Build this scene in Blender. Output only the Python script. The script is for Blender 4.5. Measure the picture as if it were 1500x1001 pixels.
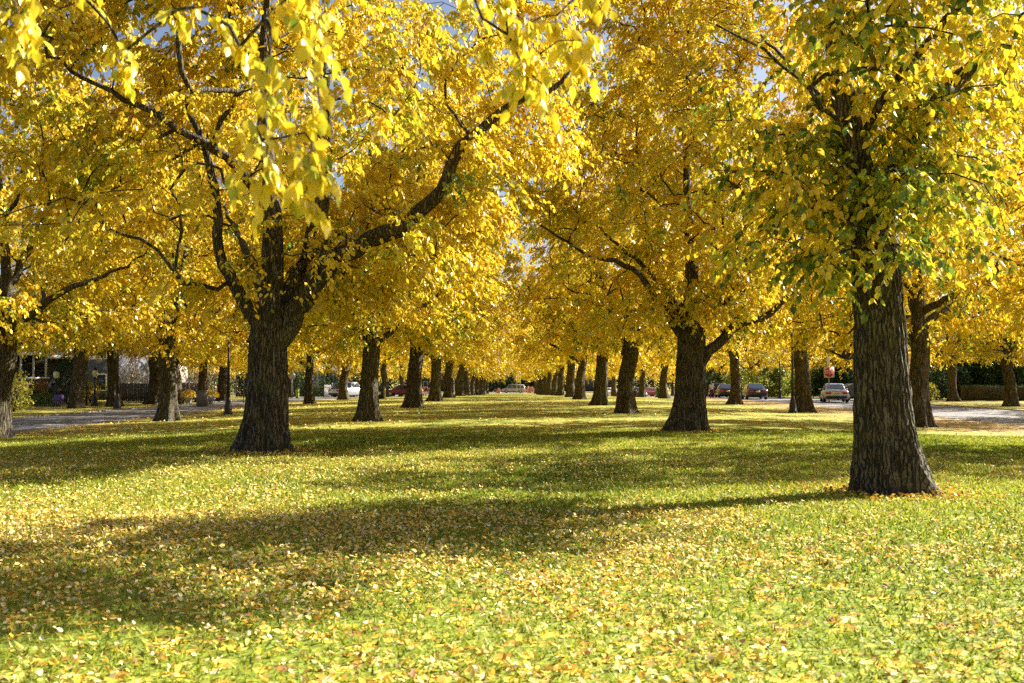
import bpy, bmesh, math, random
import numpy as np
from mathutils import Vector, Matrix, Quaternion

for o in list(bpy.data.objects):
    bpy.data.objects.remove(o)
SC = bpy.context.scene
COL = SC.collection

# ------------------------------------------------------------------ camera, light, exposure
F_PX, EYE, HOR, CX = 1458.0, 1.7, 553.0, 750.0          # measured on the 1500 px wide photograph
cam = bpy.data.cameras.new('camera')
cam.lens = 35.0
cam.sensor_width = 36.0
cam.clip_start = 0.05
cam.clip_end = 5000
cam.dof.use_dof = True
cam.dof.focus_distance = 20.0
cam.dof.aperture_fstop = 3.2
cam_o = bpy.data.objects.new('camera', cam)
COL.objects.link(cam_o)
cam_o.location = (0, 0, EYE)
cam_o.rotation_euler = (math.radians(90) + math.atan((HOR - 500.5) / F_PX), 0, 0)
SC.camera = cam_o

SUN_EL = math.radians(33)
SUN_AZ = math.atan2(0.89, 0.46)                           # clockwise from +Y
sdir = Vector((math.sin(SUN_AZ) * math.cos(SUN_EL), math.cos(SUN_AZ) * math.cos(SUN_EL), math.sin(SUN_EL)))
world = bpy.data.worlds.new('World')
SC.world = world
world.use_nodes = True
wn = world.node_tree.nodes
wn.clear()
sky = wn.new('ShaderNodeTexSky')
sky.sky_type = 'NISHITA'
sky.sun_disc = False
sky.sun_elevation = SUN_EL
sky.sun_rotation = SUN_AZ
sky.air_density = 0.7
sky.dust_density = 2.5
sky.ozone_density = 0.3
bg = wn.new('ShaderNodeBackground')
bg.inputs[1].default_value = 0.05
wo = wn.new('ShaderNodeOutputWorld')
world.node_tree.links.new(sky.outputs[0], bg.inputs[0])
world.node_tree.links.new(bg.outputs[0], wo.inputs[0])
sun = bpy.data.lights.new('sun', 'SUN')
sun.energy = 5.0
sun.angle = math.radians(0.53)
sun.color = (1.0, 0.94, 0.84)
sun_o = bpy.data.objects.new('sun', sun)
COL.objects.link(sun_o)
sun_o.rotation_euler = sdir.to_track_quat('Z', 'Y').to_euler()
sun_o.location = (40, 20, 40)

SC.view_settings.view_transform = 'Standard'
SC.view_settings.look = 'None'
SC.view_settings.gamma = 1.0
SC.view_settings.use_curve_mapping = False
SC.view_settings.exposure = 1.8
SC.render.engine = 'CYCLES'
cy = SC.cycles
cy.max_bounces = 7
cy.diffuse_bounces = 4
cy.glossy_bounces = 2
cy.transmission_bounces = 5
cy.transparent_max_bounces = 4
cy.use_denoising = False
cy.sample_clamp_indirect = 4.0
cy.caustics_reflective = False
cy.caustics_refractive = False

# ------------------------------------------------------------------ helpers
RNG = np.random.default_rng(7)
random.seed(7)


def sstep(x):
    x = np.clip(x, 0, 1)
    return x * x * (3 - 2 * x)


def gh(x, y):
    """height of the ground"""
    x = np.asarray(x, float)
    y = np.asarray(y, float)
    return -1.6 * sstep((y - 70) / 140.0) - 0.22 * sstep((np.abs(x) - 8) / 8.0)


def g(x, y):
    return float(gh(x, y))


def wx(px, Z):
    return (px - CX) / F_PX * Z


def norm(v):
    return v / np.maximum(np.linalg.norm(v, axis=-1, keepdims=True), 1e-9)


def sn(x, y, z, seed=0, f=1.0):
    """cheap smooth noise, about -1..1"""
    r = np.random.default_rng(seed)
    out = 0
    for k in range(5):
        d = r.normal(size=3)
        d = d / np.linalg.norm(d) * f * (0.7 + 0.35 * k)
        out = out + np.sin(d[0] * x + d[1] * y + d[2] * z + r.uniform(0, 6.28)) / (1 + 0.25 * k)
    return out / 2.4


def mesh(name, V, F, mat, attrs=None, smooth=False, mat_idx=None):
    """V (n,3); F an (m,k) array or a list of such arrays"""
    V = np.asarray(V, np.float32)
    if isinstance(F, np.ndarray):
        F = [F]
    F = [np.asarray(f, np.int32) for f in F if len(f)]
    me = bpy.data.meshes.new(name)
    me.vertices.add(len(V))
    me.vertices.foreach_set('co', V.ravel())
    idx = np.concatenate([f.ravel() for f in F])
    tot = np.concatenate([np.full(len(f), f.shape[1], np.int32) for f in F])
    start = np.concatenate([[0], np.cumsum(tot)[:-1]]).astype(np.int32)
    me.loops.add(len(idx))
    me.loops.foreach_set('vertex_index', idx)
    me.polygons.add(len(tot))
    me.polygons.foreach_set('loop_start', start)
    me.polygons.foreach_set('loop_total', tot)
    if smooth:
        me.polygons.foreach_set('use_smooth', np.ones(len(tot), bool))
    for m in (mat if isinstance(mat, (list, tuple)) else [mat]):
        me.materials.append(m)
    if mat_idx is not None:
        me.polygons.foreach_set('material_index', np.asarray(mat_idx, np.int32))
    for k, (dom, val) in (attrs or {}).items():
        a = me.attributes.new(k, 'FLOAT', dom)
        a.data.foreach_set('value', np.asarray(val, np.float32))
    me.update(calc_edges=True)
    return me


def link(name, me, parent=None, loc=None, rot=None, scale=None, **props):
    o = bpy.data.objects.new(name, me)
    COL.objects.link(o)
    if parent is not None:
        o.parent = parent
    if loc is not None:
        o.location = loc
    if rot is not None:
        o.rotation_euler = rot
    if scale is not None:
        o.scale = scale
    for k, v in props.items():
        o[k] = v
    return o


def thing(name, label, cat, loc=(0, 0, 0), rz=0.0, group=None):
    o = bpy.data.objects.new(name, None)
    o.empty_display_size = 0.3
    COL.objects.link(o)
    o.location = loc
    o.rotation_euler = (0, 0, rz)
    o['label'] = label
    o['category'] = cat
    if group:
        o['group'] = group
    return o


class MB:
    """collects simple solids into one mesh"""

    def __init__(self):
        self.V, self.F3, self.F4, self.n = [], [], [], 0

    def add(self, V, F):
        V = np.asarray(V, float)
        for f in F:
            (self.F4 if len(f) == 4 else self.F3).append([i + self.n for i in f])
        self.V.append(V)
        self.n += len(V)

    def box(self, c, s, rz=0, taper=1.0, bev=0.0):
        x, y, z = s[0] / 2, s[1] / 2, s[2] / 2
        if bev <= 0:
            V = np.array([[-x, -y, -z], [x, -y, -z], [x, y, -z], [-x, y, -z],
                          [-x * taper, -y * taper, z], [x * taper, -y * taper, z], [x * taper, y * taper, z], [-x * taper, y * taper, z]])
            F = [(3, 2, 1, 0), (4, 5, 6, 7), (0, 1, 5, 4), (1, 2, 6, 5), (2, 3, 7, 6), (3, 0, 4, 7)]
        else:
            b = bev
            ring = lambda x, y, z: [[-x + b, -y, z], [x - b, -y, z], [x, -y + b, z], [x, y - b, z], [x - b, y, z], [-x + b, y, z], [-x, y - b, z], [-x, -y + b, z]]
            rings = [ring(x - b, y - b, -z), ring(x, y, -z + b), ring(x, y, z - b), ring(x - b, y - b, z)]
            V = np.array(sum(rings, []))
            F = []
            for k in range(3):
                for i in range(8):
                    j = (i + 1) % 8
                    F.append((k * 8 + i, k * 8 + j, k * 8 + 8 + j, k * 8 + 8 + i))
            for q in range(1, 7):
                F.append((24, 24 + q, 24 + q + 1))
                F.append((0, q + 1, q))
        if rz:
            ca, sa = math.cos(rz), math.sin(rz)
            V = V @ np.array([[ca, sa, 0], [-sa, ca, 0], [0, 0, 1]])
        self.add(V + np.array(c), F)
        return self

    def tube(self, pts, rad, n=8, caps=True):
        pts = np.asarray(pts, float)
        rad = np.broadcast_to(np.asarray(rad, float), (len(pts),))
        V, F = tube(pts, rad, n)
        self.add(V, [tuple(f) for f in F])
        if caps:
            for e in (0, len(pts) - 1):
                off = self.n - len(V) + e * n
                for q in range(1, n - 1):
                    self.F3.append([off, off + q, off + q + 1] if e else [off, off + q + 1, off + q])
        return self

    def lathe(self, prof, c=(0, 0, 0), n=12):
        """prof: list of (r, z)"""
        a = np.arange(n) * 2 * math.pi / n
        V = np.concatenate([np.stack([r * np.cos(a), r * np.sin(a), np.full(n, z)], 1) for r, z in prof]) + np.array(c)
        F = []
        for k in range(len(prof) - 1):
            for i in range(n):
                j = (i + 1) % n
                F.append((k * n + i, k * n + j, (k + 1) * n + j, (k + 1) * n + i))
        self.add(V, F)
        off = self.n - len(V)
        for e in (0, len(prof) - 1):
            for q in range(1, n - 1):
                b = off + e * n
                self.F3.append([b, b + q, b + q + 1] if e else [b, b + q + 1, b + q])
        return self

    def poly(self, V):
        n = len(V)
        self.add(V, [(0, i, i + 1) for i in range(1, n - 1)] if n != 4 else [(0, 1, 2, 3)])
        return self

    def mesh(self, name, mat, smooth=False):
        F = []
        if self.F4:
            F.append(np.array(self.F4))
        if self.F3:
            F.append(np.array(self.F3))
        return mesh(name, np.concatenate(self.V), F, mat, smooth=smooth)

    def build(self, name, mat, parent=None, smooth=False, **props):
        return link(name, self.mesh(name, mat, smooth), parent, **props)


def tube(pts, rad, n):
    t = np.gradient(pts, axis=0)
    t = norm(t)
    ref = np.array([0.31, 0.17, 0.94]) if abs(t[0][2]) < 0.8 else np.array([0.95, 0.2, 0.1])
    u = norm(np.cross(t, ref))
    v = np.cross(t, u)
    a = np.arange(n) * 2 * math.pi / n
    V = pts[:, None, :] + rad[:, None, None] * (np.cos(a)[None, :, None] * u[:, None, :] + np.sin(a)[None, :, None] * v[:, None, :])
    m = len(pts)
    i, j = np.meshgrid(np.arange(m - 1), np.arange(n), indexing='ij')
    k = (j + 1) % n
    F = np.stack([i * n + j, i * n + k, (i + 1) * n + k, (i + 1) * n + j], -1).reshape(-1, 4)
    return V.reshape(-1, 3), F


# ------------------------------------------------------------------ materials
def new_mat(name):
    m = bpy.data.materials.new(name)
    m.use_nodes = True
    nt = m.node_tree
    nt.nodes.clear()
    return m, nt, nt.nodes, nt.links


def ramp(nodes, stops, interp='LINEAR'):
    r = nodes.new('ShaderNodeValToRGB')
    cr = r.color_ramp
    cr.interpolation = interp
    while len(cr.elements) > 1:
        cr.elements.remove(cr.elements[-1])
    cr.elements[0].position = stops[0][0]
    cr.elements[0].color = (*stops[0][1], 1)
    for p, c in stops[1:]:
        e = cr.elements.new(p)
        e.color = (*c, 1)
    return r


def plain(name, col, rough=0.6, metal=0.0, noise=0.12, scale=6.0, spec=0.5, emit=None):
    m, nt, N, L = new_mat(name)
    p = N.new('ShaderNodeBsdfPrincipled')
    out = N.new('ShaderNodeOutputMaterial')
    L.new(p.outputs[0], out.inputs[0])
    p.inputs['Roughness'].default_value = rough
    p.inputs['Metallic'].default_value = metal
    p.inputs['Specular IOR Level'].default_value = spec
    if noise > 0:
        tc = N.new('ShaderNodeTexCoord')
        nz = N.new('ShaderNodeTexNoise')
        nz.inputs['Scale'].default_value = scale
        nz.inputs['Detail'].default_value = 6
        L.new(tc.outputs['Object'], nz.inputs['Vector'])
        r = ramp(N, [(0.25, tuple(c * (1 - noise) for c in col)), (0.75, tuple(min(1, c * (1 + noise)) for c in col))])
        L.new(nz.outputs['Fac'], r.inputs[0])
        L.new(r.outputs[0], p.inputs['Base Color'])
    else:
        p.inputs['Base Color'].default_value = (*col, 1)
    return m


def leaf_mat(name, stops, trans=0.4, gloss=0.03, rough=0.34):
    """face attribute 'hue' picks the leaf's own colour, 'val' its own paleness"""
    m, nt, N, L = new_mat(name)
    a = N.new('ShaderNodeAttribute')
    a.attribute_name = 'hue'
    b = N.new('ShaderNodeAttribute')
    b.attribute_name = 'val'
    r = ramp(N, stops)
    L.new(a.outputs['Fac'], r.inputs[0])
    hsv = N.new('ShaderNodeHueSaturation')
    L.new(r.outputs[0], hsv.inputs['Color'])
    L.new(b.outputs['Fac'], hsv.inputs['Value'])
    d = N.new('ShaderNodeBsdfDiffuse')
    t = N.new('ShaderNodeBsdfTranslucent')
    gl = N.new('ShaderNodeBsdfGlossy')
    gl.inputs['Roughness'].default_value = rough
    gl.inputs['Color'].default_value = (1, 1, 1, 1)
    L.new(hsv.outputs[0], d.inputs['Color'])
    L.new(hsv.outputs[0], t.inputs['Color'])
    m1 = N.new('ShaderNodeMixShader')
    m1.inputs[0].default_value = trans
    m2 = N.new('ShaderNodeMixShader')
    m2.inputs[0].default_value = gloss
    L.new(d.outputs[0], m1.inputs[1])
    L.new(t.outputs[0], m1.inputs[2])
    L.new(m1.outputs[0], m2.inputs[1])
    L.new(gl.outputs[0], m2.inputs[2])
    out = N.new('ShaderNodeOutputMaterial')
    L.new(m2.outputs[0], out.inputs[0])
    return m


def bark_mat(name, c0, c1, c2, scale=1.0):
    m, nt, N, L = new_mat(name)
    tc = N.new('ShaderNodeTexCoord')
    mp = N.new('ShaderNodeMapping')
    mp.inputs['Scale'].default_value = (1, 1, 0.13)
    L.new(tc.outputs['Object'], mp.inputs['Vector'])
    n1 = N.new('ShaderNodeTexNoise')
    n1.inputs['Scale'].default_value = 22 * scale
    n1.inputs['Detail'].default_value = 8
    n1.inputs['Roughness'].default_value = 0.65
    L.new(mp.outputs[0], n1.inputs['Vector'])
    n2 = N.new('ShaderNodeTexNoise')
    n2.inputs['Scale'].default_value = 2.2
    n2.inputs['Detail'].default_value = 5
    L.new(tc.outputs['Object'], n2.inputs['Vector'])
    wv = N.new('ShaderNodeMapping')
    wv.inputs['Scale'].default_value = (1, 1, 0.07)
    n3 = N.new('ShaderNodeTexNoise')
    n3.inputs['Scale'].default_value = 4.5
    n3.inputs['Detail'].default_value = 3
    L.new(tc.outputs['Object'], n3.inputs['Vector'])
    va = N.new('ShaderNodeMixRGB')
    va.blend_type = 'LINEAR_LIGHT'
    va.inputs[0].default_value = 0.07
    L.new(tc.outputs['Object'], va.inputs[1])
    L.new(n3.outputs['Color'], va.inputs[2])
    L.new(va.outputs[0], wv.inputs['Vector'])
    vo = N.new('ShaderNodeTexVoronoi')
    vo.feature = 'DISTANCE_TO_EDGE'
    vo.inputs['Scale'].default_value = 18 * scale
    L.new(wv.outputs[0], vo.inputs['Vector'])
    vr = ramp(N, [(0.0, (0, 0, 0)), (0.16, (0.75, 0.75, 0.75)), (0.5, (1, 1, 1))])
    L.new(vo.outputs['Distance'], vr.inputs[0])
    hm = N.new('ShaderNodeMath')
    hm.operation = 'MULTIPLY_ADD'
    L.new(n1.outputs['Fac'], hm.inputs[0])
    hm.inputs[1].default_value = 0.6
    L.new(vr.outputs[0], hm.inputs[2])
    r1 = ramp(N, [(0.0, c0), (0.32, c0), (0.72, c1), (0.95, c2)])
    hs = N.new('ShaderNodeMath')
    hs.operation = 'MULTIPLY'
    hs.inputs[1].default_value = 0.72
    L.new(hm.outputs[0], hs.inputs[0])
    L.new(hs.outputs[0], r1.inputs[0])
    moss = N.new('ShaderNodeMix')
    moss.data_type = 'RGBA'
    r2 = ramp(N, [(0.5, (0, 0, 0)), (0.72, (0.55, 0.55, 0.55))])
    L.new(n2.outputs['Fac'], r2.inputs[0])
    L.new(r2.outputs[0], moss.inputs['Factor'])
    L.new(r1.outputs[0], moss.inputs['A'])
    moss.inputs['B'].default_value = (0.13, 0.125, 0.045, 1)
    p = N.new('ShaderNodeBsdfPrincipled')
    p.inputs['Roughness'].default_value = 0.9
    p.inputs['Specular IOR Level'].default_value = 0.25
    L.new(moss.outputs['Result'], p.inputs['Base Color'])
    bp = N.new('ShaderNodeBump')
    bp.inputs['Strength'].default_value = 1.0
    bp.inputs['Distance'].default_value = 0.05
    L.new(hm.outputs[0], bp.inputs['Height'])
    L.new(bp.outputs[0], p.inputs['Normal'])
    out = N.new('ShaderNodeOutputMaterial')
    L.new(p.outputs[0], out.inputs[0])
    return m


GREEN, YGREEN, YELLOW, GOLD, ORANGE = (0.085, 0.15, 0.018), (0.43, 0.45, 0.03), (0.77, 0.585, 0.03), (0.74, 0.5, 0.024), (0.58, 0.34, 0.017)
M_LEAF = leaf_mat('yellow leaves', [(0.0, GREEN), (0.22, (0.13, 0.2, 0.02)), (0.36, YGREEN), (0.55, YELLOW), (0.8, GOLD), (1.0, ORANGE)])
M_LITTER = leaf_mat('fallen leaves', [(0.0, (0.85, 0.72, 0.42)), (0.2, (0.8, 0.6, 0.14)), (0.5, (0.74, 0.5, 0.05)), (0.75, (0.5, 0.22, 0.025)), (1.0, (0.22, 0.1, 0.03))], trans=0.22, gloss=0.02, rough=0.5)
M_BLADE = leaf_mat('grass blades', [(0.0, (0.08, 0.13, 0.014)), (0.4, (0.25, 0.31, 0.022)), (0.75, (0.42, 0.42, 0.05)), (1.0, (0.52, 0.45, 0.15))], trans=0.45, gloss=0.015, rough=0.5)
M_EVER = leaf_mat('evergreen leaves', [(0.0, (0.012, 0.026, 0.010)), (0.5, (0.028, 0.055, 0.016)), (1.0, (0.07, 0.11, 0.025))], trans=0.25, gloss=0.012, rough=0.6)
M_SHRUB = leaf_mat('shrub leaves', [(0.0, (0.06, 0.12, 0.02)), (0.4, (0.2, 0.26, 0.04)), (0.7, (0.6, 0.5, 0.06)), (1.0, (0.75, 0.45, 0.04))], trans=0.4)
M_MUM = leaf_mat('yellow flowers', [(0.0, (0.08, 0.13, 0.02)), (0.3, (0.7, 0.45, 0.02)), (1.0, (0.85, 0.62, 0.04))], trans=0.2, gloss=0.02)
M_RED = leaf_mat('red leaves', [(0.0, (0.16, 0.06, 0.04)), (0.5, (0.36, 0.13, 0.08)), (1.0, (0.45, 0.24, 0.14))], trans=0.4)
M_GREYLEAF = leaf_mat('thin grey twigs', [(0.0, (0.16, 0.12, 0.09)), (0.5, (0.3, 0.23, 0.17)), (1.0, (0.42, 0.33, 0.2))], trans=0.2)
M_BARK = bark_mat('bark', (0.042, 0.032, 0.021), (0.105, 0.083, 0.055), (0.18, 0.148, 0.102))
M_TWIG = plain('twig bark', (0.075, 0.055, 0.04), 0.85)
M_BLACK = plain('black cast iron', (0.012, 0.012, 0.013), 0.45)
M_GREYMETAL = plain('galvanised metal', (0.34, 0.34, 0.35), 0.45, 0.7)
M_GLASS = plain('dark window glass', (0.02, 0.024, 0.03), 0.06, noise=0)
M_CARGLASS = plain('tinted car glass', (0.035, 0.045, 0.06), 0.05, noise=0, spec=0.9)
M_TYRE = plain('tyre rubber', (0.02, 0.02, 0.02), 0.85)
M_RIM = plain('wheel rim', (0.45, 0.45, 0.46), 0.35, 0.8)
M_TAIL = plain('red lamp glass', (0.42, 0.02, 0.015), 0.15)
M_HEAD = plain('clear lamp glass', (0.7, 0.72, 0.74), 0.1)
M_PLATE = plain('licence plate', (0.7, 0.55, 0.12), 0.4)
M_WHITE = plain('white paint', (0.78, 0.78, 0.76), 0.5)
M_TRIM = plain('black trim plastic', (0.018, 0.018, 0.019), 0.6)
M_CONC = plain('concrete', (0.36, 0.34, 0.31), 0.85, noise=0.2, scale=9)
M_WOODGREY = plain('weathered wood', (0.115, 0.1, 0.09), 0.85, noise=0.3, scale=8)
M_SHINGLE = plain('roof shingles', (0.06, 0.055, 0.055), 0.9, noise=0.3, scale=14)


def ground_mat():
    m, nt, N, L = new_mat('lawn with leaf litter')
    tc = N.new('ShaderNodeTexCoord')
    # turf
    n1 = N.new('ShaderNodeTexNoise')
    n1.inputs['Scale'].default_value = 38
    n1.inputs['Detail'].default_value = 6
    L.new(tc.outputs['Object'], n1.inputs['Vector'])
    turf = ramp(N, [(0.3, (0.07, 0.12, 0.012)), (0.5, (0.18, 0.22, 0.02)), (0.72, (0.33, 0.33, 0.05))])
    L.new(n1.outputs['Fac'], turf.inputs[0])
    n2 = N.new('ShaderNodeTexNoise')
    n2.inputs['Scale'].default_value = 0.22
    n2.inputs['Detail'].default_value = 4
    L.new(tc.outputs['Object'], n2.inputs['Vector'])
    # leaf sized cells
    vo = N.new('ShaderNodeTexVoronoi')
    vo.inputs['Scale'].default_value = 11
    L.new(tc.outputs['Object'], vo.inputs['Vector'])
    sep = N.new('ShaderNodeSeparateColor')
    L.new(vo.outputs['Color'], sep.inputs[0])
    leafc = ramp(N, [(0.0, (0.8, 0.66, 0.36)), (0.25, (0.78, 0.52, 0.08)), (0.6, (0.7, 0.42, 0.04)), (0.85, (0.42, 0.2, 0.03)), (1.0, (0.2, 0.1, 0.03))])
    L.new(sep.outputs[1], leafc.inputs[0])
    # how many: patchy
    cov = N.new('ShaderNodeMapRange')
    cov.inputs['From Min'].default_value = 0.3
    cov.inputs['From Max'].default_value = 0.7
    cov.inputs['To Min'].default_value = 0.05
    cov.inputs['To Max'].default_value = 0.32
    L.new(n2.outputs['Fac'], cov.inputs['Value'])
    lt = N.new('ShaderNodeMath')
    lt.operation = 'LESS_THAN'
    L.new(sep.outputs[0], lt.inputs[0])
    L.new(cov.outputs[0], lt.inputs[1])
    mix = N.new('ShaderNodeMix')
    mix.data_type = 'RGBA'
    L.new(lt.outputs[0], mix.inputs['Factor'])
    L.new(turf.outputs[0], mix.inputs['A'])
    L.new(leafc.outputs[0], mix.inputs['B'])
    # along the roads a belt of brown drifted leaves
    sx = N.new('ShaderNodeSeparateXYZ')
    L.new(tc.outputs['Object'], sx.inputs[0])
    ab = N.new('ShaderNodeMath')
    ab.operation = 'ABSOLUTE'
    L.new(sx.outputs[0], ab.inputs[0])
    belt = ramp(N, [(0.0, (0, 0, 0)), (0.40, (0, 0, 0)), (0.5, (0.75, 0.75, 0.75)), (0.60, (0.75, 0.75, 0.75)), (0.66, (0.2, 0.2, 0.2))])
    mr = N.new('ShaderNodeMapRange')
    mr.inputs['From Min'].default_value = 0
    mr.inputs['From Max'].default_value = 36
    L.new(ab.outputs[0], mr.inputs['Value'])
    L.new(mr.outputs[0], belt.inputs[0])
    bm = N.new('ShaderNodeMath')
    bm.operation = 'LESS_THAN'
    L.new(sep.outputs[2], bm.inputs[0])
    L.new(belt.outputs[0], bm.inputs[1])
    mix2 = N.new('ShaderNodeMix')
    mix2.data_type = 'RGBA'
    L.new(bm.outputs[0], mix2.inputs['Factor'])
    L.new(mix.outputs['Result'], mix2.inputs['A'])
    brown = ramp(N, [(0.0, (0.55, 0.4, 0.2)), (0.5, (0.36, 0.2, 0.06)), (1.0, (0.17, 0.09, 0.035))])
    L.new(sep.outputs[1], brown.inputs[0])
    L.new(brown.outputs[0], mix2.inputs['B'])
    p = N.new('ShaderNodeBsdfPrincipled')
    p.inputs['Roughness'].default_value = 0.85
    p.inputs['Specular IOR Level'].default_value = 0.2
    L.new(mix2.outputs['Result'], p.inputs['Base Color'])
    bp = N.new('ShaderNodeBump')
    bp.inputs['Strength'].default_value = 0.6
    bp.inputs['Distance'].default_value = 0.04
    L.new(vo.outputs['Distance'], bp.inputs['Height'])
    L.new(bp.outputs[0], p.inputs['Normal'])
    out = N.new('ShaderNodeOutputMaterial')
    L.new(p.outputs[0], out.inputs[0])
    return m


def asphalt_mat():
    m, nt, N, L = new_mat('worn asphalt with scattered leaves')
    tc = N.new('ShaderNodeTexCoord')
    n1 = N.new('ShaderNodeTexNoise')
    n1.inputs['Scale'].default_value = 1.3
    n1.inputs['Detail'].default_value = 10
    n1.inputs['Roughness'].default_value = 0.7
    L.new(tc.outputs['Object'], n1.inputs['Vector'])
    r = ramp(N, [(0.3, (0.11, 0.11, 0.113)), (0.7, (0.185, 0.183, 0.185))])
    L.new(n1.outputs['Fac'], r.inputs[0])
    vo = N.new('ShaderNodeTexVoronoi')
    vo.inputs['Scale'].default_value = 9
    L.new(tc.outputs['Object'], vo.inputs['Vector'])
    sep = N.new('ShaderNodeSeparateColor')
    L.new(vo.outputs['Color'], sep.inputs[0])
    lt = N.new('ShaderNodeMath')
    lt.operation = 'LESS_THAN'
    lt.inputs[1].default_value = 0.018
    L.new(sep.outputs[0], lt.inputs[0])
    mix = N.new('ShaderNodeMix')
    mix.data_type = 'RGBA'
    L.new(lt.outputs[0], mix.inputs['Factor'])
    L.new(r.outputs[0], mix.inputs['A'])
    mix.inputs['B'].default_value = (0.6, 0.4, 0.1, 1)
    p = N.new('ShaderNodeBsdfPrincipled')
    p.inputs['Roughness'].default_value = 0.8
    L.new(mix.outputs['Result'], p.inputs['Base Color'])
    out = N.new('ShaderNodeOutputMaterial')
    L.new(p.outputs[0], out.inputs[0])
    return m


def brick_mat():
    m, nt, N, L = new_mat('red brick')
    tc = N.new('ShaderNodeTexCoord')
    mp = N.new('ShaderNodeMapping')
    mp.inputs['Rotation'].default_value = (math.radians(90), 0, 0)
    L.new(tc.outputs['Object'], mp.inputs['Vector'])
    b = N.new('ShaderNodeTexBrick')
    b.inputs['Color1'].default_value = (0.26, 0.13, 0.1, 1)
    b.inputs['Color2'].default_value = (0.36, 0.2, 0.16, 1)
    b.inputs['Mortar'].default_value = (0.4, 0.36, 0.32, 1)
    b.inputs['Scale'].default_value = 4.0
    L.new(mp.outputs[0], b.inputs['Vector'])
    p = N.new('ShaderNodeBsdfPrincipled')
    p.inputs['Roughness'].default_value = 0.85
    L.new(b.outputs[0], p.inputs['Base Color'])
    out = N.new('ShaderNodeOutputMaterial')
    L.new(p.outputs[0], out.inputs[0])
    return m


M_GROUND, M_ASPHALT, M_BRICK = ground_mat(), asphalt_mat(), brick_mat()

# ------------------------------------------------------------------ ground, roads
def sheet(name, xs, ys, dz, mat, **props):
    X, Y = np.meshgrid(xs, ys, indexing='ij')
    V = np.stack([X, Y, gh(X, Y) + dz], -1).reshape(-1, 3)
    nx, ny = len(xs), len(ys)
    i, j = np.meshgrid(np.arange(nx - 1), np.arange(ny - 1), indexing='ij')
    F = np.stack([i * ny + j, (i + 1) * ny + j, (i + 1) * ny + j + 1, i * ny + j + 1], -1).reshape(-1, 4)
    return link(name, mesh(name, V, F, mat, smooth=True), kind='structure', **props)


YL = np.concatenate([[-600, -200, -60], np.arange(-30, 300, 2.0), [320, 400, 700, 1500, 2500]])
XL = np.concatenate([[-2500, -900, -300, -120, -80], np.arange(-60, 61, 1.0), [80, 120, 300, 900, 2500]])
sheet('ground', XL, YL, 0.0, M_GROUND)
YR = YL[(YL >= -60) & (YL <= 320)]
# the two avenues run along both sides of the park
sheet('road_left', np.array([-23.0, -20.2, -17.4]), YR, 0.008, M_ASPHALT)
sheet('road_right', np.array([20.6, 25.0, 29.0]), YR, 0.008, M_ASPHALT)
sheet('side_street_left', np.array([-60.0, -40, -30, -20, -16, -15, -14, -13, -12, -11, -10.5]), np.arange(116, 125, 2.0), 0.014, M_ASPHALT)
sheet('side_street_right', np.arange(28.0, 61.0, 4), np.arange(84, 93, 2.0), 0.014, M_ASPHALT)
sheet('cross_road', np.arange(-60, 61.0, 1.0), np.arange(206, 217, 2.0), 0.014, M_ASPHALT)
for nm, x in (('kerb_left', -23.15), ('kerb_right', 29.15)):
    mb = MB()
    ys = YR[(YR > 0) & (YR < 260)]
    for a, b in zip(ys[:-1], ys[1:]):
        if x < 0 and 114 < a < 124 or x > 0 and 82 < a < 92:
            continue
        za = (g(x, a) + g(x, b)) / 2
        mb.box((x, (a + b) / 2, za - 0.02), (0.16, b - a, 0.14))
    mb.build(nm, plain('old kerb stone', (0.2, 0.18, 0.15), 0.9, noise=0.3), kind='structure')

# ------------------------------------------------------------------ leaves and trees
T2 = (np.array([[0, 0, 0], [0.42, 0.33, 0.05], [1, 0, -0.05], [0.42, -0.33, 0.05]]), np.array([[0, 1, 2], [0, 2, 3]]))
T4 = (np.array([[0, 0, 0], [0.27, 0.29, 0.05], [0.64, 0.25, 0.04], [1, 0, -0.1], [0.64, -0.25, 0.04], [0.27, -0.29, 0.05]]),
      np.array([[0, 1, 2, 3], [0, 3, 4, 5]]))
T10 = (np.array([[0, 0, 0], [0.08, 0.13, 0.02], [0.28, 0.31, 0.06], [0.58, 0.29, 0.05], [0.84, 0.13, -0.03], [1.06, 0, -0.14],
                 [0.84, -0.13, -0.03], [0.58, -0.29, 0.05], [0.28, -0.31, 0.06], [0.08, -0.13, 0.02], [0.3, 0, 0], [0.62, 0, -0.02]]),
       np.array([[0, 1, 2, 10], [10, 2, 3, 11], [11, 3, 4, 5], [0, 10, 8, 9], [10, 11, 7, 8], [11, 5, 6, 7]]))


def leaf_frames(axis, nrm):
    axis = norm(axis)
    side = norm(np.cross(nrm, axis))
    return axis, side, np.cross(axis, side)


def leaf_mesh(name, org, axis, nrm, size, hue, val, mat, T):
    a, s, n = leaf_frames(axis, nrm)
    tv, tf = T
    tv = np.asarray(tv)
    V = org[:, None, :] + size[:, None, None] * (tv[None, :, 0, None] * a[:, None, :] + tv[None, :, 1, None] * s[:, None, :] + tv[None, :, 2, None] * n[:, None, :])
    k = len(tv)
    F = (tf[None] + (np.arange(len(org)) * k)[:, None, None]).reshape(-1, tf.shape[1])
    r = len(tf)
    return mesh(name, V.reshape(-1, 3), F, mat, {'hue': ('FACE', np.repeat(hue, r)), 'val': ('FACE', np.repeat(val, r))})


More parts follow.
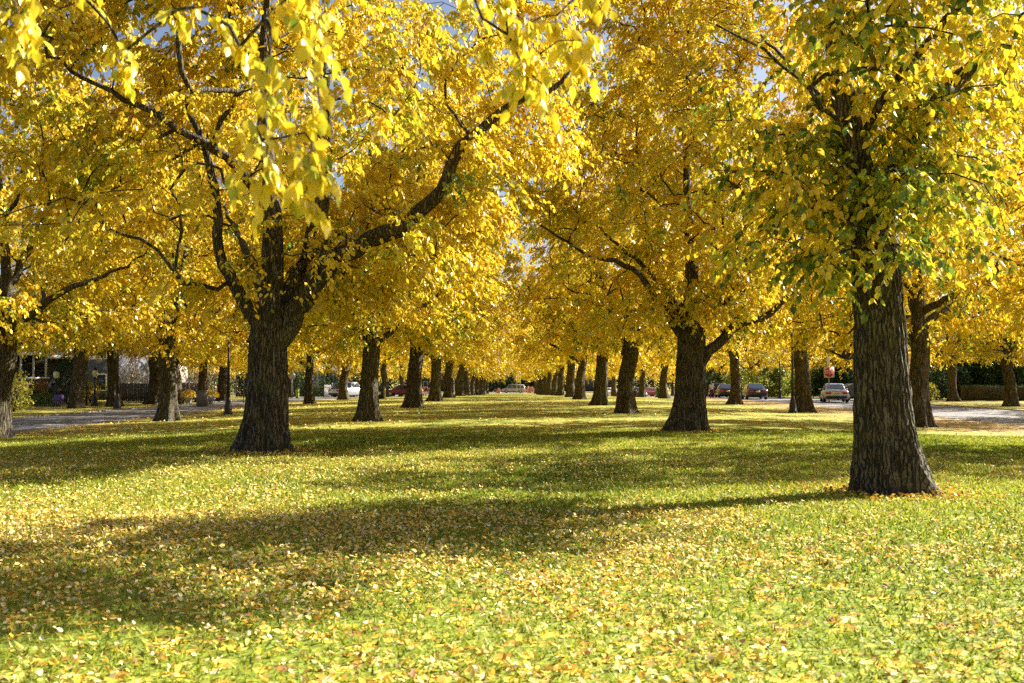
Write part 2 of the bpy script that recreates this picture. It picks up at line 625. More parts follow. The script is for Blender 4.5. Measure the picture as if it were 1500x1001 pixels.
def trunk_radius(r0, z, th, flare, lean, top, seed, taper):
    rng = np.random.default_rng(seed)
    R = r0 * (1 - taper * np.clip(z / top, 0, 1))
    nl = rng.integers(5, 8)
    ph = rng.uniform(0, 6.28)
    but = (0.5 + 0.5 * np.cos(nl * th + ph + 0.9 * np.sin(th * 2 + ph) + 0.5 * np.sin(th))) ** 1.6 * (1 + 0.35 * np.sin(th + ph * 3))
    R = R * (1 + flare * np.exp(-z / (0.30 + 0.9 * r0 * 0.4)) * (0.4 + 1.1 * but))
    if lean is not None:
        la, amt = lean
        R = R * (1 + amt * np.exp(-z / 0.85) * np.clip(np.cos(th - la), 0, 1) ** 1.5)
    R = R * (1 + 0.045 * np.sin(2 * th + ph * 2 + z * 0.5) + 0.03 * np.sin(3 * th - z * 0.9 + ph) + 0.035 * np.sin(5 * th + z * 1.7 + 2 * ph) * np.sin(z * 2.1 + ph))
    return R


def trunk_mesh(name, r0, top, axis_fn, flare=0.55, lean=None, seed=1, seg=64, rings=60, ridges=20, amp=0.022, taper=0.12, twist=0.25):
    z = np.concatenate([np.linspace(-0.25, 0.5, rings // 4, endpoint=False), np.linspace(0.5, top, rings - rings // 4)])
    th = np.arange(seg) * 2 * math.pi / seg
    Z, TH = np.meshgrid(z, th, indexing='ij')
    R = trunk_radius(r0, np.clip(Z, 0, None), TH, flare, lean, top, seed, taper)
    # interlaced furrows: two families of wavering ridges
    t2 = TH + twist * Z
    w1 = 0.55 * sn(np.cos(TH) * 2, np.sin(TH) * 2, Z, seed + 1, 2.0) + 0.35 * sn(np.cos(TH) * 6, np.sin(TH) * 6, Z, seed + 2, 3.0)
    a = np.abs(np.sin(ridges / 2 * t2 + 2.2 * w1)) ** 0.6
    b = np.abs(np.sin(ridges / 2 * t2 * 1.0 - 2.6 * w1 + 1.7 * np.sin(Z * 2.3))) ** 0.6
    R = R + amp * (np.minimum(a, b) * 1.3 - 0.75)
    R = R + amp * 0.45 * sn(np.cos(TH) * 14, np.sin(TH) * 14, Z * 5, seed + 3, 2.2)
    ax = axis_fn(np.clip(z, 0, None))
    V = np.stack([ax[:, None, 0] + R * np.cos(TH), ax[:, None, 1] + R * np.sin(TH), Z], -1)
    i, j = np.meshgrid(np.arange(rings - 1), np.arange(seg), indexing='ij')
    k = (j + 1) % seg
    F = np.stack([i * seg + j, i * seg + k, (i + 1) * seg + k, (i + 1) * seg + j], -1).reshape(-1, 4)
    V = V.reshape(-1, 3)
    c = np.array([[ax[-1, 0], ax[-1, 1], top + 0.12]])
    nV = len(V)
    o = (rings - 1) * seg
    cap = np.array([[o + q, o + (q + 1) % seg, nV] for q in range(seg)])
    return mesh(name, np.concatenate([V, c]), [F, cap], M_BARK, smooth=True)


class Skel:
    """branch skeleton of one tree in its own coordinates (base at the origin)"""

    def __init__(self):
        self.P, self.par, self.limb, self.rmin, self.ok = [], [], [], [], []

    def path(self, pts, radii, parent, limb, ok=True):
        last = parent
        for p, r in zip(pts, radii):
            self.P.append(np.asarray(p, float))
            self.par.append(last)
            self.limb.append(limb)
            self.rmin.append(r)
            self.ok.append(ok)
            last = len(self.P) - 1
        return last


def spline(pts, step=0.3):
    """Catmull-Rom through the points"""
    P = np.asarray(pts, float)
    P = np.concatenate([[2 * P[0] - P[1]], P, [2 * P[-1] - P[-2]]])
    out = []
    for k in range(1, len(P) - 2):
        n = max(2, int(np.linalg.norm(P[k + 1][:3] - P[k][:3]) / step))
        for t in np.linspace(0, 1, n, endpoint=False):
            a, b, c, d = P[k - 1], P[k], P[k + 1], P[k + 2]
            out.append(0.5 * ((2 * b) + (c - a) * t + (2 * a - 5 * b + 4 * c - d) * t * t + (3 * b - a - 3 * c + d) * t ** 3))
    out.append(P[-2])
    return np.array(out)


def attractors(n, zb, zt, Rm, seed, mind=0.6, skew=(0, 0), gap=-0.25, prune=None):
    rng = np.random.default_rng(seed)
    out = np.zeros((0, 3))
    tries = 0
    while len(out) < n and tries < 400:
        tries += 1
        u = rng.uniform(0, 1, 60)
        th = rng.uniform(0, 6.283, 60)
        Re = Rm * np.minimum(1, 0.72 + 1.6 * u) * np.sqrt(np.clip(1 - u ** 2.4, 0, 1)) * (1 + 0.13 * np.sin(3 * th + seed) + 0.1 * np.sin(5 * th + 2 * seed + 4 * u))
        r = Re * rng.uniform(0.03, 1, 60) ** 0.55
        z = zb + (zt - zb) * u + 0.5 * np.sin(2 * th + seed) * (r / Rm) - 0.5 * (r / Rm) ** 2 * (u < 0.3)
        p = np.stack([r * np.cos(th) + skew[0], r * np.sin(th) + skew[1], z], 1)
        keep = sn(p[:, 0], p[:, 1], p[:, 2] * 1.4, seed, 1.1) > gap
        if prune is not None:
            keep &= ~prune(p)
        for q in p[keep]:
            if len(out) and np.min(np.sum((out - q) ** 2, 1)) < mind * mind:
                continue
            out = np.concatenate([out, q[None]])
            if len(out) >= n:
                break
    return out


def grow(sk, att, seed):
    """hang every attractor on the nearest fitting node of the skeleton"""
    rng = np.random.default_rng(seed)
    base = sk.P[[i for i, k in enumerate(sk.ok) if k][0]]
    order = np.argsort(np.linalg.norm(att - base, axis=1))
    ends = []
    for q in att[order]:
        P = np.array(sk.P)
        ok = np.array(sk.ok)
        d = np.linalg.norm(P - q, axis=1)
        rq = np.hypot(q[0], q[1])
        rp = np.hypot(P[:, 0], P[:, 1])
        cost = d + 0.6 * np.clip(rp - rq, 0, None) + 0.5 * np.clip(P[:, 2] - q[2] - 0.2, 0, None)
        cost[~ok] = 1e9
        k = int(np.argmin(cost))
        a = P[k]
        pa = sk.par[k]
        da = norm(a - P[pa]) if pa >= 0 else np.array([0, 0, 1.0])
        L = d[k]
        ab = (q - a) / max(L, 1e-6)
        c1 = a + norm(0.55 * da + 0.7 * ab + np.array([0, 0, 0.25])) * L * 0.4
        outw = norm(np.array([q[0], q[1], 0.0]) + 1e-6)
        c2 = q - norm(outw * 0.6 + ab * 0.8 + np.array([0, 0, -0.25])) * L * 0.35
        n = max(2, int(L / 0.33))
        t = np.linspace(0, 1, n + 1)[1:, None]
        pts = (1 - t) ** 3 * a + 3 * (1 - t) ** 2 * t * c1 + 3 * (1 - t) * t * t * c2 + t ** 3 * q
        pts = pts + rng.normal(0, 0.035, pts.shape) * np.minimum(1, L)
        e = sk.path(pts, [0.004] * len(pts), k, sk.limb[k])
        ends.append(e)
    return ends


def branch_meshes(sk, ends, sides=(8, 5, 4), r_end=0.0075, e=2.35, minr=0.0):
    n = len(sk.P)
    P = np.array(sk.P)
    par = np.array(sk.par)
    acc = np.zeros(n)
    for k in ends:
        acc[k] += r_end ** e
    ch = [[] for _ in range(n)]
    for i in range(n - 1, -1, -1):
        acc[i] = max(acc[i], 1e-9)
        if par[i] >= 0:
            acc[par[i]] += acc[i]
            ch[par[i]].append(i)
    r = np.maximum(acc ** (1 / e), np.array(sk.rmin))
    out = {}
    started = [(i, None) for i in range(n) if par[i] < 0]
    while started:
        i, st = started.pop()
        chain = [i] if st is None else [st, i]
        lim = sk.limb[i]
        cur = i
        while ch[cur]:
            same = [c for c in ch[cur] if sk.limb[c] == lim] or []
            if not same:
                for c in ch[cur]:
                    started.append((c, cur))
                break
            nx = max(same, key=lambda c: r[c])
            for c in ch[cur]:
                if c != nx:
                    started.append((c, cur))
            chain.append(nx)
            cur = nx
        if len(chain) < 2 or lim == 0:
            continue
        rr = r[chain].copy()
        if st is not None:
            rr[0] = min(rr[0], rr[1] * 1.25)
        if rr.max() < minr:
            continue
        ns = sides[0] if rr.max() > 0.07 else sides[1] if rr.max() > 0.02 else sides[2]
        pts = P[chain]
        V, F = tube(pts, rr, ns)
        out.setdefault(lim, []).append((V, F))
    res = []
    for lim, parts in sorted(out.items()):
        off, Vs, Fs = 0, [], []
        for V, F in parts:
            Vs.append(V)
            Fs.append(F + off)
            off += len(V)
        res.append(mesh('branch', np.concatenate(Vs), np.concatenate(Fs), M_BARK, smooth=True))
    return res


def sprays(pos, ntw, nlf, seed, L=(0.3, 0.7), size=(0.085, 0.125), droop=0.55, hang=0.8, hue_c=0.62, hue_s=0.12, green=None, spread=0.6, jit=0.09):
    """leafy twigs round each spray centre; returns twigs (N,4,3) and leaves"""
    rng = np.random.default_rng(seed)
    n = len(pos)
    outw = norm(np.stack([pos[:, 0], pos[:, 1], np.zeros(n)], 1) + rng.normal(0, 0.25, (n, 3)) * [1, 1, 0])
    N = n * ntw
    o = np.repeat(outw, ntw, 0)
    az = rng.normal(0, 1.05, N)
    ca, sa = np.cos(az), np.sin(az)
    d = np.stack([o[:, 0] * ca - o[:, 1] * sa, o[:, 0] * sa + o[:, 1] * ca, rng.normal(-0.08, 0.35, N)], 1)
    d = norm(d)
    b = np.repeat(pos, ntw, 0) - o * rng.uniform(0, spread, (N, 1)) + rng.normal(0, jit, (N, 3))
    Lt = rng.uniform(*L, N)
    t = np.array([0, 0.35, 0.7, 1.0])
    dr = droop * rng.uniform(0.5, 1.5, N)
    tw = b[:, None, :] + d[:, None, :] * (Lt[:, None] * t)[:, :, None]
    tw[:, :, 2] -= (dr * Lt)[:, None] * t ** 2
    # leaves
    M = N * nlf
    tt = (np.tile(np.arange(nlf) + 1.0, N) / nlf) ** 0.8
    tt = np.clip(tt + rng.normal(0, 0.03, M), 0.08, 1)
    dd, LL, bb, drr = np.repeat(d, nlf, 0), np.repeat(Lt, nlf), np.repeat(b, nlf, 0), np.repeat(dr, nlf)
    org = bb + dd * (LL * tt)[:, None]
    org[:, 2] -= drr * LL * tt ** 2
    tan = dd.copy()
    tan[:, 2] -= 2 * drr * tt
    tan = norm(tan)
    side = norm(np.cross(tan, np.array([0, 0, 1.0])))
    sgn = np.where(np.tile(np.arange(nlf), N) % 2 == 0, 1, -1)[:, None]
    ax = norm(tan * 0.55 + side * sgn * 0.75 + np.array([0, 0, -1.0]) * (hang * rng.uniform(0.3, 1.5, M))[:, None] + rng.normal(0, 0.25, (M, 3)))
    nr = norm(np.array([0, 0, 0.9]) + rng.normal(0, 0.75, (M, 3)))
    sz = rng.uniform(*size, M)
    hb = np.repeat(rng.normal(hue_c, hue_s, n), ntw * nlf)
    hue = hb + rng.normal(0, 0.07, M)
    if green is not None:
        gp = np.repeat(green(pos), ntw * nlf)
        per = np.repeat(rng.uniform(0, 1, N), nlf) * 0.6 + rng.uniform(0, 1, M) * 0.4
        isg = per < gp
        hue = np.where(isg, rng.uniform(0.02, 0.4, M), hue)
    val = rng.uniform(0.8, 1.15, M)
    return tw, dict(org=org, axis=ax, nrm=nr, size=sz, hue=np.clip(hue, 0, 1), val=val)


def twig_mesh(tw, r=0.0035):
    N = len(tw)
    a = np.array([0, 2.094, 4.189])
    off = np.stack([np.cos(a), np.sin(a), np.zeros(3)], 1)
    rad = r * np.array([1.3, 1.0, 0.75, 0.4])
    V = tw[:, :, None, :] + rad[None, :, None, None] * off[None, None]
    base = (np.arange(N) * 12)[:, None, None, None]
    k = np.arange(3)[:, None]
    j = np.arange(3)[None, :]
    q = np.stack([k * 3 + j, k * 3 + (j + 1) % 3, (k + 1) * 3 + (j + 1) % 3, (k + 1) * 3 + j], -1)
    F = (q[None] + base).reshape(-1, 4)
    return mesh('twigs', V.reshape(-1, 3), F, M_TWIG)


def pick(lf, m):
    return {k: v[m] for k, v in lf.items()}


def bezier_limb(rng, z0, az, reach, ztop, n=5):
    """a rising, spreading limb: out first, then up"""
    t = np.linspace(0, 1, n)
    wob = rng.normal(0, 0.22, n) * t
    r = reach * t ** 0.9
    z = z0 + (ztop - z0) * t ** 0.85
    a = az + wob
    return np.stack([r * np.cos(a), r * np.sin(a), z], 1)


def make_tree(seed, r0=0.4, fork=3.2, zb=3.9, zt=15.5, Rm=6.6, nspray=520, ntw=8, nlf=10, lod=4, size=(0.085, 0.125), limbs=None, axis_pts=None,
              flare=0.5, lean=None, seg=64, rings=60, ridges=20, amp=0.02, extra=None, prune=None, skew=(0, 0), twigs=True, hue_c=0.62,
              green=None, mind=0.5, nlimb=6, taper=0.12, minr=0.0, gap=0.1, cut=None, twist=0.2, L=(0.3, 0.7), skirt=True):
    rng = np.random.default_rng(seed)
    if axis_pts is None:
        axis_pts = [(0, 0, 0), (rng.normal(0, 0.06), rng.normal(0, 0.06), fork * 0.5), (rng.normal(0, 0.12), rng.normal(0, 0.12), fork), (rng.normal(0, 0.4), rng.normal(0, 0.4), fork + 3), (rng.normal(0, 0.6), rng.normal(0, 0.6), zt - 2)]
    ap = np.array(axis_pts, float)
    ax_s = spline(ap, 0.25)
    axis_fn = lambda z: np.stack([np.interp(z, ax_s[:, 2], ax_s[:, 0]), np.interp(z, ax_s[:, 2], ax_s[:, 1])], 1)
    parts = {'trunk': trunk_mesh('trunk', r0, fork + 0.25, axis_fn, flare, lean, seed, seg, rings, ridges, amp, taper, twist)}
    sk = Skel()
    low = ax_s[ax_s[:, 2] <= fork - 0.3]
    last = sk.path(low, [r0] * len(low), -1, 0, ok=False)
    hi = ax_s[ax_s[:, 2] > fork - 0.3]
    rr = np.interp(hi[:, 2], [fork - 0.3, fork + 0.5, fork + 4, zt - 2], [r0 * 0.86, r0 * 0.62, r0 * 0.3, 0.02])
    first = len(sk.P)
    sk.path(hi, rr, last, 1)
    if limbs is None:
        limbs = []
        a0 = rng.uniform(0, 6.28)
        for k in range(nlimb):
            az = a0 + k * 2.4 + rng.normal(0, 0.2)
            z0 = fork - 0.25 + 0.28 * k
            lowlimb = k % 2 == 0
            reach = Rm * (rng.uniform(0.6, 0.8) if lowlimb else rng.uniform(0.35, 0.5))
            zz = fork + (rng.uniform(2.0, 3.4) if lowlimb else rng.uniform(5, 7.5))
            limbs.append((bezier_limb(rng, z0, az, reach, zz), r0 * rng.uniform(0.38, 0.5), 0.03))
    for k, (pts, ra, rb) in enumerate(limbs):
        pts = np.array(pts, float)
        s = spline(pts, 0.28)
        s = s + rng.normal(0, 0.03, s.shape)
        P = np.array(sk.P)
        c = np.linalg.norm(P - s[0], axis=1)
        st = int(np.argmin(c))
        # root the limb on the axis so that it leaves the wood of the trunk
        rad = np.linspace(ra, rb, len(s))
        rad[0] *= 1.25
        sk.path(s, rad, st if not sk.ok[st] or True else first, k + 2)
    att = attractors(nspray, zb, zt, Rm, seed + 50, mind, skew, gap, prune)
    rs = np.random.default_rng(seed + 400)
    a_ = rs.uniform(0, 6.283, 14)
    r_ = rs.uniform(0.7, 3.2, 14)
    att = np.concatenate([att, np.stack([r_ * np.cos(a_), r_ * np.sin(a_), fork + rs.uniform(0.15, 0.9, 14)], 1)]) if skirt else att
    if extra is not None and len(extra):
        att = np.concatenate([att, np.array(extra, float)])
    ends = grow(sk, att, seed + 9)
    parts['branches'] = branch_meshes(sk, ends, minr=minr)
    pos = np.array([sk.P[e] for e in ends])
    tw, lf = sprays(pos, ntw, nlf, seed + 3, L=L, size=size, green=green, hue_c=hue_c)
    if cut is not None:
        rc = np.random.default_rng(seed)
        cl = np.concatenate([spline(np.array(limbs[i][0], float), 0.12) for i in cut])
        o = lf['org']
        near_limb = np.zeros(len(o), bool)
        for a in range(0, len(o), 4000):
            q = o[a:a + 4000]
            dx = q[:, None, 0] - cl[None, :, 0]
            dz = q[:, None, 2] - cl[None, :, 2]
            near_limb[a:a + 4000] = ((dx * dx + dz * dz < 0.34 ** 2) & (q[:, None, 1] < cl[None, :, 1] + 0.1)).any(1)
        keep = ~(near_limb & (rc.uniform(0, 1, len(o)) < 0.95))
        lf = pick(lf, keep)
        tw = tw[keep.reshape(len(tw), -1).mean(1) > 0.5]
    if twigs:
        parts['twigs'] = twig_mesh(tw)
    parts['leaves'] = lf
    parts['lod'] = lod
    return parts


def crown(lf, lod):
    return leaf_mesh('crown', lf['org'], lf['axis'], lf['nrm'], lf['size'], lf['hue'], lf['val'], M_LEAF, T4 if lod == 4 else T2)


HUES = [0.08, 0.22, 0.38, 0.5, 0.58, 0.66, 0.76, 0.9]
LEAF_ME = []
for h in HUES:
    me = leaf_mesh('leaf', np.zeros((1, 3)), np.array([[1.0, 0, 0]]), np.array([[0, 0, 1.0]]), np.ones(1), np.array([h]), np.array([1.0]), M_LEAF, T10)
    LEAF_ME.append(me)


def leaf_parts(root, lf, name='leaf'):
    a, s, n = leaf_frames(lf['axis'], lf['nrm'])
    for i in range(len(a)):
        k = int(np.argmin(np.abs(np.array(HUES) - lf['hue'][i])))
        o = bpy.data.objects.new(name, LEAF_ME[k])
        COL.objects.link(o)
        o.parent = root
        M = Matrix(((a[i][0], s[i][0], n[i][0], 0), (a[i][1], s[i][1], n[i][1], 0), (a[i][2], s[i][2], n[i][2], 0), (0, 0, 0, 1)))
        q = M.to_quaternion()
        o.location = lf['org'][i]
        o.rotation_mode = 'QUATERNION'
        o.rotation_quaternion = q
        o.scale = [lf['size'][i]] * 3


def place_tree(parts, X, Y, label, group=None, rz=0.0, scale=1.0, big=None, name='tree', sz=None):
    root = thing(name, label, 'tree', (X, Y, g(X, Y) - 0.02), rz, group)
    root.scale = (scale, scale, sz or scale)
    link('trunk', parts['trunk'], root)
    for b in parts['branches']:
        link('branch', b, root)
    if 'twigs' in parts:
        link('twigs', parts['twigs'], root, kind='stuff')
    lf = parts['leaves']
    if big is not None:
        leaf_parts(root, pick(lf, big))
        lf = pick(lf, ~big)
        link('crown', crown(lf, parts['lod']), root, kind='stuff')
    else:
        if 'crown' not in parts:
            parts['crown'] = crown(lf, parts['lod'])
        link('crown', parts['crown'], root, kind='stuff')
    return root


def nearest(lf, X, Y, n, test=None):
    p = lf['org'] + np.array([X, Y, 0])
    d = np.linalg.norm(p - np.array([0, 0, EYE]), axis=1)
    px = CX + p[:, 0] / np.maximum(p[:, 1], 0.1) * F_PX
    py = HOR - (p[:, 2] - EYE) / np.maximum(p[:, 1], 0.1) * F_PX
    d = np.where((px > 5) & (px < 1495) & (py > 2) & (p[:, 1] > 1), d, 1e9)
    m = np.zeros(len(d), bool)
    m[np.argsort(d)[:n]] = True
    return m & (d < 1e8)


# ---- the big tree in front on the right
T1X, T1Y = wx(1290, 14.7), 14.7
green1 = lambda p: np.clip(0.52 - 0.07 * np.hypot(p[:, 0], p[:, 1]) - 0.03 * (p[:, 2] - 4), 0.12, 0.55)
rng1 = np.random.default_rng(101)
ex1 = []
for k in range(18):
    a = rng1.uniform(0, 6.28)
    r = rng1.uniform(0.45, 1.2)
    ex1.append((r * math.cos(a), r * math.sin(a), rng1.uniform(3.0, 5.4) + 0.25 * r))
for k in range(34):
    a = rng1.uniform(2.4, 5.6)
    r = rng1.uniform(1.2, 2.6)
    ex1.append((r * math.cos(a), r * math.sin(a), rng1.uniform(3.3, 6.4)))
for k in range(24):
    a = rng1.uniform(0, 6.28)
    r = rng1.uniform(0.35, 1.7)
    ex1.append((-0.35 + r * math.cos(a), r * math.sin(a), rng1.uniform(4.6, 8.6)))
for k in range(22):
    ex1.append((rng1.uniform(0.8, 4.0), rng1.uniform(-1.4, 1.6), rng1.uniform(5.6, 9.2)))
t1 = make_tree(11, r0=0.378, fork=4.0, zb=4.2, zt=14.5, Rm=3.4, nspray=340, ntw=9, nlf=10, lod=4, size=(0.1, 0.15),
               axis_pts=[(0.02, 0, 0), (-0.02, 0, 1.4), (-0.03, 0, 2.8), (-0.10, 0, 3.95), (-0.42, 0.05, 5.5), (-0.6, 0.1, 7.3), (-0.4, 0.3, 10), (-0.1, 0.2, 12.8)],
               limbs=[([(-0.03, 0, 3.9), (0.4, 0.1, 4.9), (1.0, 0.2, 5.85), (2.1, 0.3, 6.95), (3.6, 0.6, 8.3)], 0.19, 0.06),
                      ([(-0.12, 0, 4.2), (-0.7, -0.5, 5.2), (-1.7, -0.9, 6.1), (-2.6, -1.1, 6.6)], 0.05, 0.015),
                      ([(-0.15, 0, 4.6), (-0.3, 0.9, 5.8), (-0.8, 2.2, 7.2), (-1.0, 2.8, 7.8)], 0.07, 0.02),
                      ([(-0.3, 0, 5.2), (0.3, -0.8, 6.3), (0.9, -1.9, 7.1), (1.2, -2.6, 7.3)], 0.05, 0.015),
                      ([(-0.05, 0, 4.1), (0.5, 0.9, 4.8), (1.6, 1.9, 5.7), (2.5, 2.5, 6.2)], 0.06, 0.02)],
               flare=0.3, lean=(0.0, 0.85), taper=0.2, seg=160, rings=150, ridges=24, amp=0.036, extra=ex1, green=green1, hue_c=0.55, mind=0.42, gap=0.2, skew=(-0.3, -0.5), skirt=False)
b1 = nearest(t1['leaves'], T1X, T1Y, 300)
place_tree(t1, T1X, T1Y, 'large tree with green and yellow leaves, nearest trunk at the right front', 'trees on the park lawn', big=b1)

# ---- the big forked tree in front on the left
T2X, T2Y = wx(388, 22.7), 22.7
green2 = lambda p: np.clip(0.3 - 0.05 * np.hypot(p[:, 0], p[:, 1]), 0.06, 0.3)
rng2 = np.random.default_rng(102)
ex2 = [(rng2.uniform(-1.3, 1.6), rng2.uniform(-1.6, -0.2), rng2.uniform(3.6, 5.4)) for _ in range(10)]
ex2 += [(rng2.uniform(4.0, 7.6), rng2.uniform(-2, 2), rng2.uniform(6.5, 11.5)) for _ in range(55)]
ex2 += [(rng2.uniform(-7.0, -2.5), rng2.uniform(-2.5, 2.5), rng2.uniform(7.0, 11.5)) for _ in range(45)]
t2 = make_tree(22, r0=0.47, fork=3.1, zb=4.0, zt=15.0, Rm=6.4, nspray=800, ntw=10, nlf=10, lod=4, size=(0.105, 0.155),
               axis_pts=[(0.0, 0, 0), (0.06, 0, 1.5), (0.1, 0, 3.1), (0.16, 0, 5.0), (0.0, 0.2, 6.6), (-0.2, 0.3, 9), (0.1, 0.3, 12.8)],
               limbs=[([(0.2, 0, 2.45), (0.72, -0.12, 3.2), (1.28, -0.25, 4.0), (2.37, -0.35, 4.78), (3.15, -0.45, 5.05), (4.0, -0.6, 5.85), (4.55, -0.7, 6.8), (5.6, -0.8, 7.75), (6.5, -0.7, 8.2), (7.4, -0.5, 9.2)], 0.29, 0.03),
                      ([(0.02, 0, 2.75), (-0.55, -0.15, 3.55), (-0.92, -0.25, 4.3), (-1.02, -0.3, 5.3), (-1.15, -0.4, 6.4), (-1.8, -0.6, 8.2)], 0.17, 0.05),
                      ([(0.1, 0.1, 5.6), (-0.6, -0.4, 6.5), (-1.5, -0.8, 7.1), (-2.6, -1.0, 7.7), (-4, -1.2, 8.4)], 0.14, 0.04),
                      ([(0.2, 0, 3.0), (0.8, 0.5, 4.6), (1.3, 0.4, 6.6), (1.35, 0.2, 8.3), (1.1, 0.1, 10.4)], 0.17, 0.05),
                      ([(0.1, 0.1, 3.1), (-0.5, 1.2, 4.2), (-1.4, 2.6, 5.4), (-2.2, 4.2, 6.3)], 0.16, 0.03),
                      ([(0.15, 0.05, 3.4), (0.8, 1.6, 4.8), (1.9, 3.2, 5.9), (2.6, 4.6, 6.6)], 0.15, 0.03),
                      ([(1.25, -0.2, 4.05), (1.6, -1.3, 5.0), (1.9, -2.6, 6.1), (2.2, -4.0, 7.0)], 0.09, 0.03)],
               flare=0.42, seg=128, rings=120, ridges=26, amp=0.036, extra=ex2, green=green2, hue_c=0.62, cut=[0, 1, 2, 3])
b2 = nearest(t2['leaves'], T2X, T2Y, 120)
place_tree(t2, T2X, T2Y, 'large forked yellow tree with a long crooked limb, nearest trunk at the left front', 'trees on the park lawn', big=b2)

# ---- the second tree of the right row, forked with a low limb
T3X, T3Y = wx(1009, 31), 31.0
rng3 = np.random.default_rng(103)
ex3 = [(rng3.uniform(-7.0, -3.0), rng3.uniform(-2.5, 2.5), rng3.uniform(6.5, 14.5)) for _ in range(70)]
t3 = make_tree(33, r0=0.45, fork=3.0, zb=3.9, zt=15.5, Rm=6.3, nspray=800, ntw=9, nlf=9, lod=2, size=(0.115, 0.17),
               axis_pts=[(0.02, 0, 0), (0.05, 0, 1.5), (0.08, 0, 3.0), (0.1, 0, 5.0), (0.0, 0.2, 8), (0.1, 0.3, 13)],
               limbs=[([(0.2, 0, 1.95), (0.62, -0.1, 2.5), (1.1, -0.15, 3.0), (1.6, -0.2, 3.42), (2.5, -0.3, 3.75), (3.6, -0.3, 4.9)], 0.2, 0.05),
                      ([(0.0, 0, 2.7), (-0.5, -0.15, 3.4), (-1.15, -0.3, 4.3), (-1.8, -0.4, 5.1), (-3.2, -0.5, 5.5), (-4.6, -0.5, 6.4)], 0.15, 0.03),
                      ([(1.1, -0.15, 3.0), (1.5, -0.1, 3.9), (1.35, 0, 4.8), (1.8, 0.1, 6.3)], 0.14, 0.04),
                      ([(0.1, 0.1, 3.0), (0.4, 1.4, 4.5), (0.9, 3, 6), (1.4, 4.2, 7)], 0.14, 0.03),
                      ([(0.05, 0.1, 3.2), (-0.7, 1.3, 4.8), (-1.9, 2.6, 6.2), (-2.6, 3.6, 7)], 0.13, 0.03)],
               flare=0.42, lean=(math.pi, 0.18), seg=88, rings=80, ridges=22, amp=0.034, green=lambda p: np.full(len(p), 0.09), hue_c=0.6, cut=[0], extra=ex3)
place_tree(t3, T3X, T3Y, 'forked yellow tree with a low limb bending right, second trunk of the right row', 'trees on the park lawn')

# ---- trees further down the rows: two kinds for the middle, two for the far distance
midA = make_tree(44, flare=0.62, r0=0.375, fork=3.2, zb=3.8, zt=17, Rm=6.0, nspray=720, gap=-0.12, twigs=False, ntw=8, nlf=9, lod=2, size=(0.12, 0.18), seg=56, rings=44, ridges=20, amp=0.024, green=lambda p: np.full(len(p), 0.14), hue_c=0.58)
midB = make_tree(57, flare=0.55, r0=0.36, fork=3.0, zb=3.7, zt=16.5, Rm=5.9, nspray=720, gap=-0.12, twigs=False, ntw=8, nlf=9, lod=2, size=(0.12, 0.18), seg=56, rings=44, ridges=20, amp=0.024, green=lambda p: np.clip(0.4 - 0.06 * np.hypot(p[:, 0], p[:, 1]), 0.03, 0.4), hue_c=0.6)
midC = make_tree(93, flare=0.6, r0=0.39, fork=3.4, zb=3.8, zt=16.5, Rm=5.9, nspray=720, gap=-0.12, twigs=False, ntw=8, nlf=9, lod=2, size=(0.12, 0.18), seg=56, rings=44, ridges=18, amp=0.026, twist=-0.2, nlimb=5, green=lambda p: np.full(len(p), 0.1), hue_c=0.63)
farA = make_tree(61, flare=0.6, r0=0.38, fork=3.3, zb=3.7, zt=17, Rm=6.0, nspray=360, ntw=6, nlf=7, lod=2, size=(0.17, 0.25), seg=24, rings=16, ridges=12, amp=0.02, twigs=False, mind=0.65, minr=0.015, hue_c=0.62, green=lambda p: np.full(len(p), 0.05))
farB = make_tree(72, flare=0.6, r0=0.36, fork=3.1, zb=3.5, zt=16, Rm=5.9, nspray=360, ntw=6, nlf=7, lod=2, size=(0.17, 0.25), seg=24, rings=16, ridges=12, amp=0.02, twigs=False, mind=0.65, minr=0.015, hue_c=0.66, green=lambda p: np.full(len(p), 0.08))

ORD = ['first', 'second', 'third', 'fourth', 'fifth', 'sixth', 'seventh', 'eighth', 'ninth', 'tenth', 'eleventh', 'twelfth', 'thirteenth', 'fourteenth']
rt = random.Random(5)


def row(spec, what, group, start=0, lift=None):
    for k, (px, Z) in enumerate(spec):
        X = wx(px, Z)
        far = Z > 72
        pr = (farA if rt.random() < 0.5 else farB) if far else [midB, midC, midA][k % 3]
        s = rt.uniform(0.9, 1.08)
        place_tree(pr, X, Z, '%s tree %s' % (ORD[k + start], what), group, rz=rt.uniform(0, 6.28), scale=s, sz=s * (lift or {}).get(px, 1.0))


row([(540, 38.8), (606, 55.9), (637, 70.7), (657, 87), (674, 103), (684, 119), (692, 135), (698, 151), (704, 167), (709, 183), (713, 198)],
    'from the front in the left row of the avenue, yellow crown', 'trees of the left avenue row', 1)
row([(916, 47.8), (879, 61), (850, 78), (836, 90), (821, 107), (812, 123), (804, 139), (798, 155), (793, 171), (789, 187), (785, 200)],
    'from the front in the right row of the avenue, yellow crown', 'trees of the right avenue row', 2)
place_tree(midC, 16.6, 25.8, 'yellow tree at the right edge whose crown reaches over the lawn', 'trees along the right road', rz=1.0, scale=0.86)
row([(1345, 38.7), (1176, 55), (1076, 71), (1010, 87), (972, 99), (940, 119), (921, 135), (899, 152), (886, 170), (876, 186)],
    'from the right edge standing between lawn and right road', 'trees along the right road', 0, {1176: 1.17, 1345: 1.08})
row([(-3, 31), (246, 44), (388, 58), (453, 72), (504, 88), (564, 114), (590, 140), (607, 160)],
    'from the left edge standing between lawn and left road', 'trees along the left road', 0)
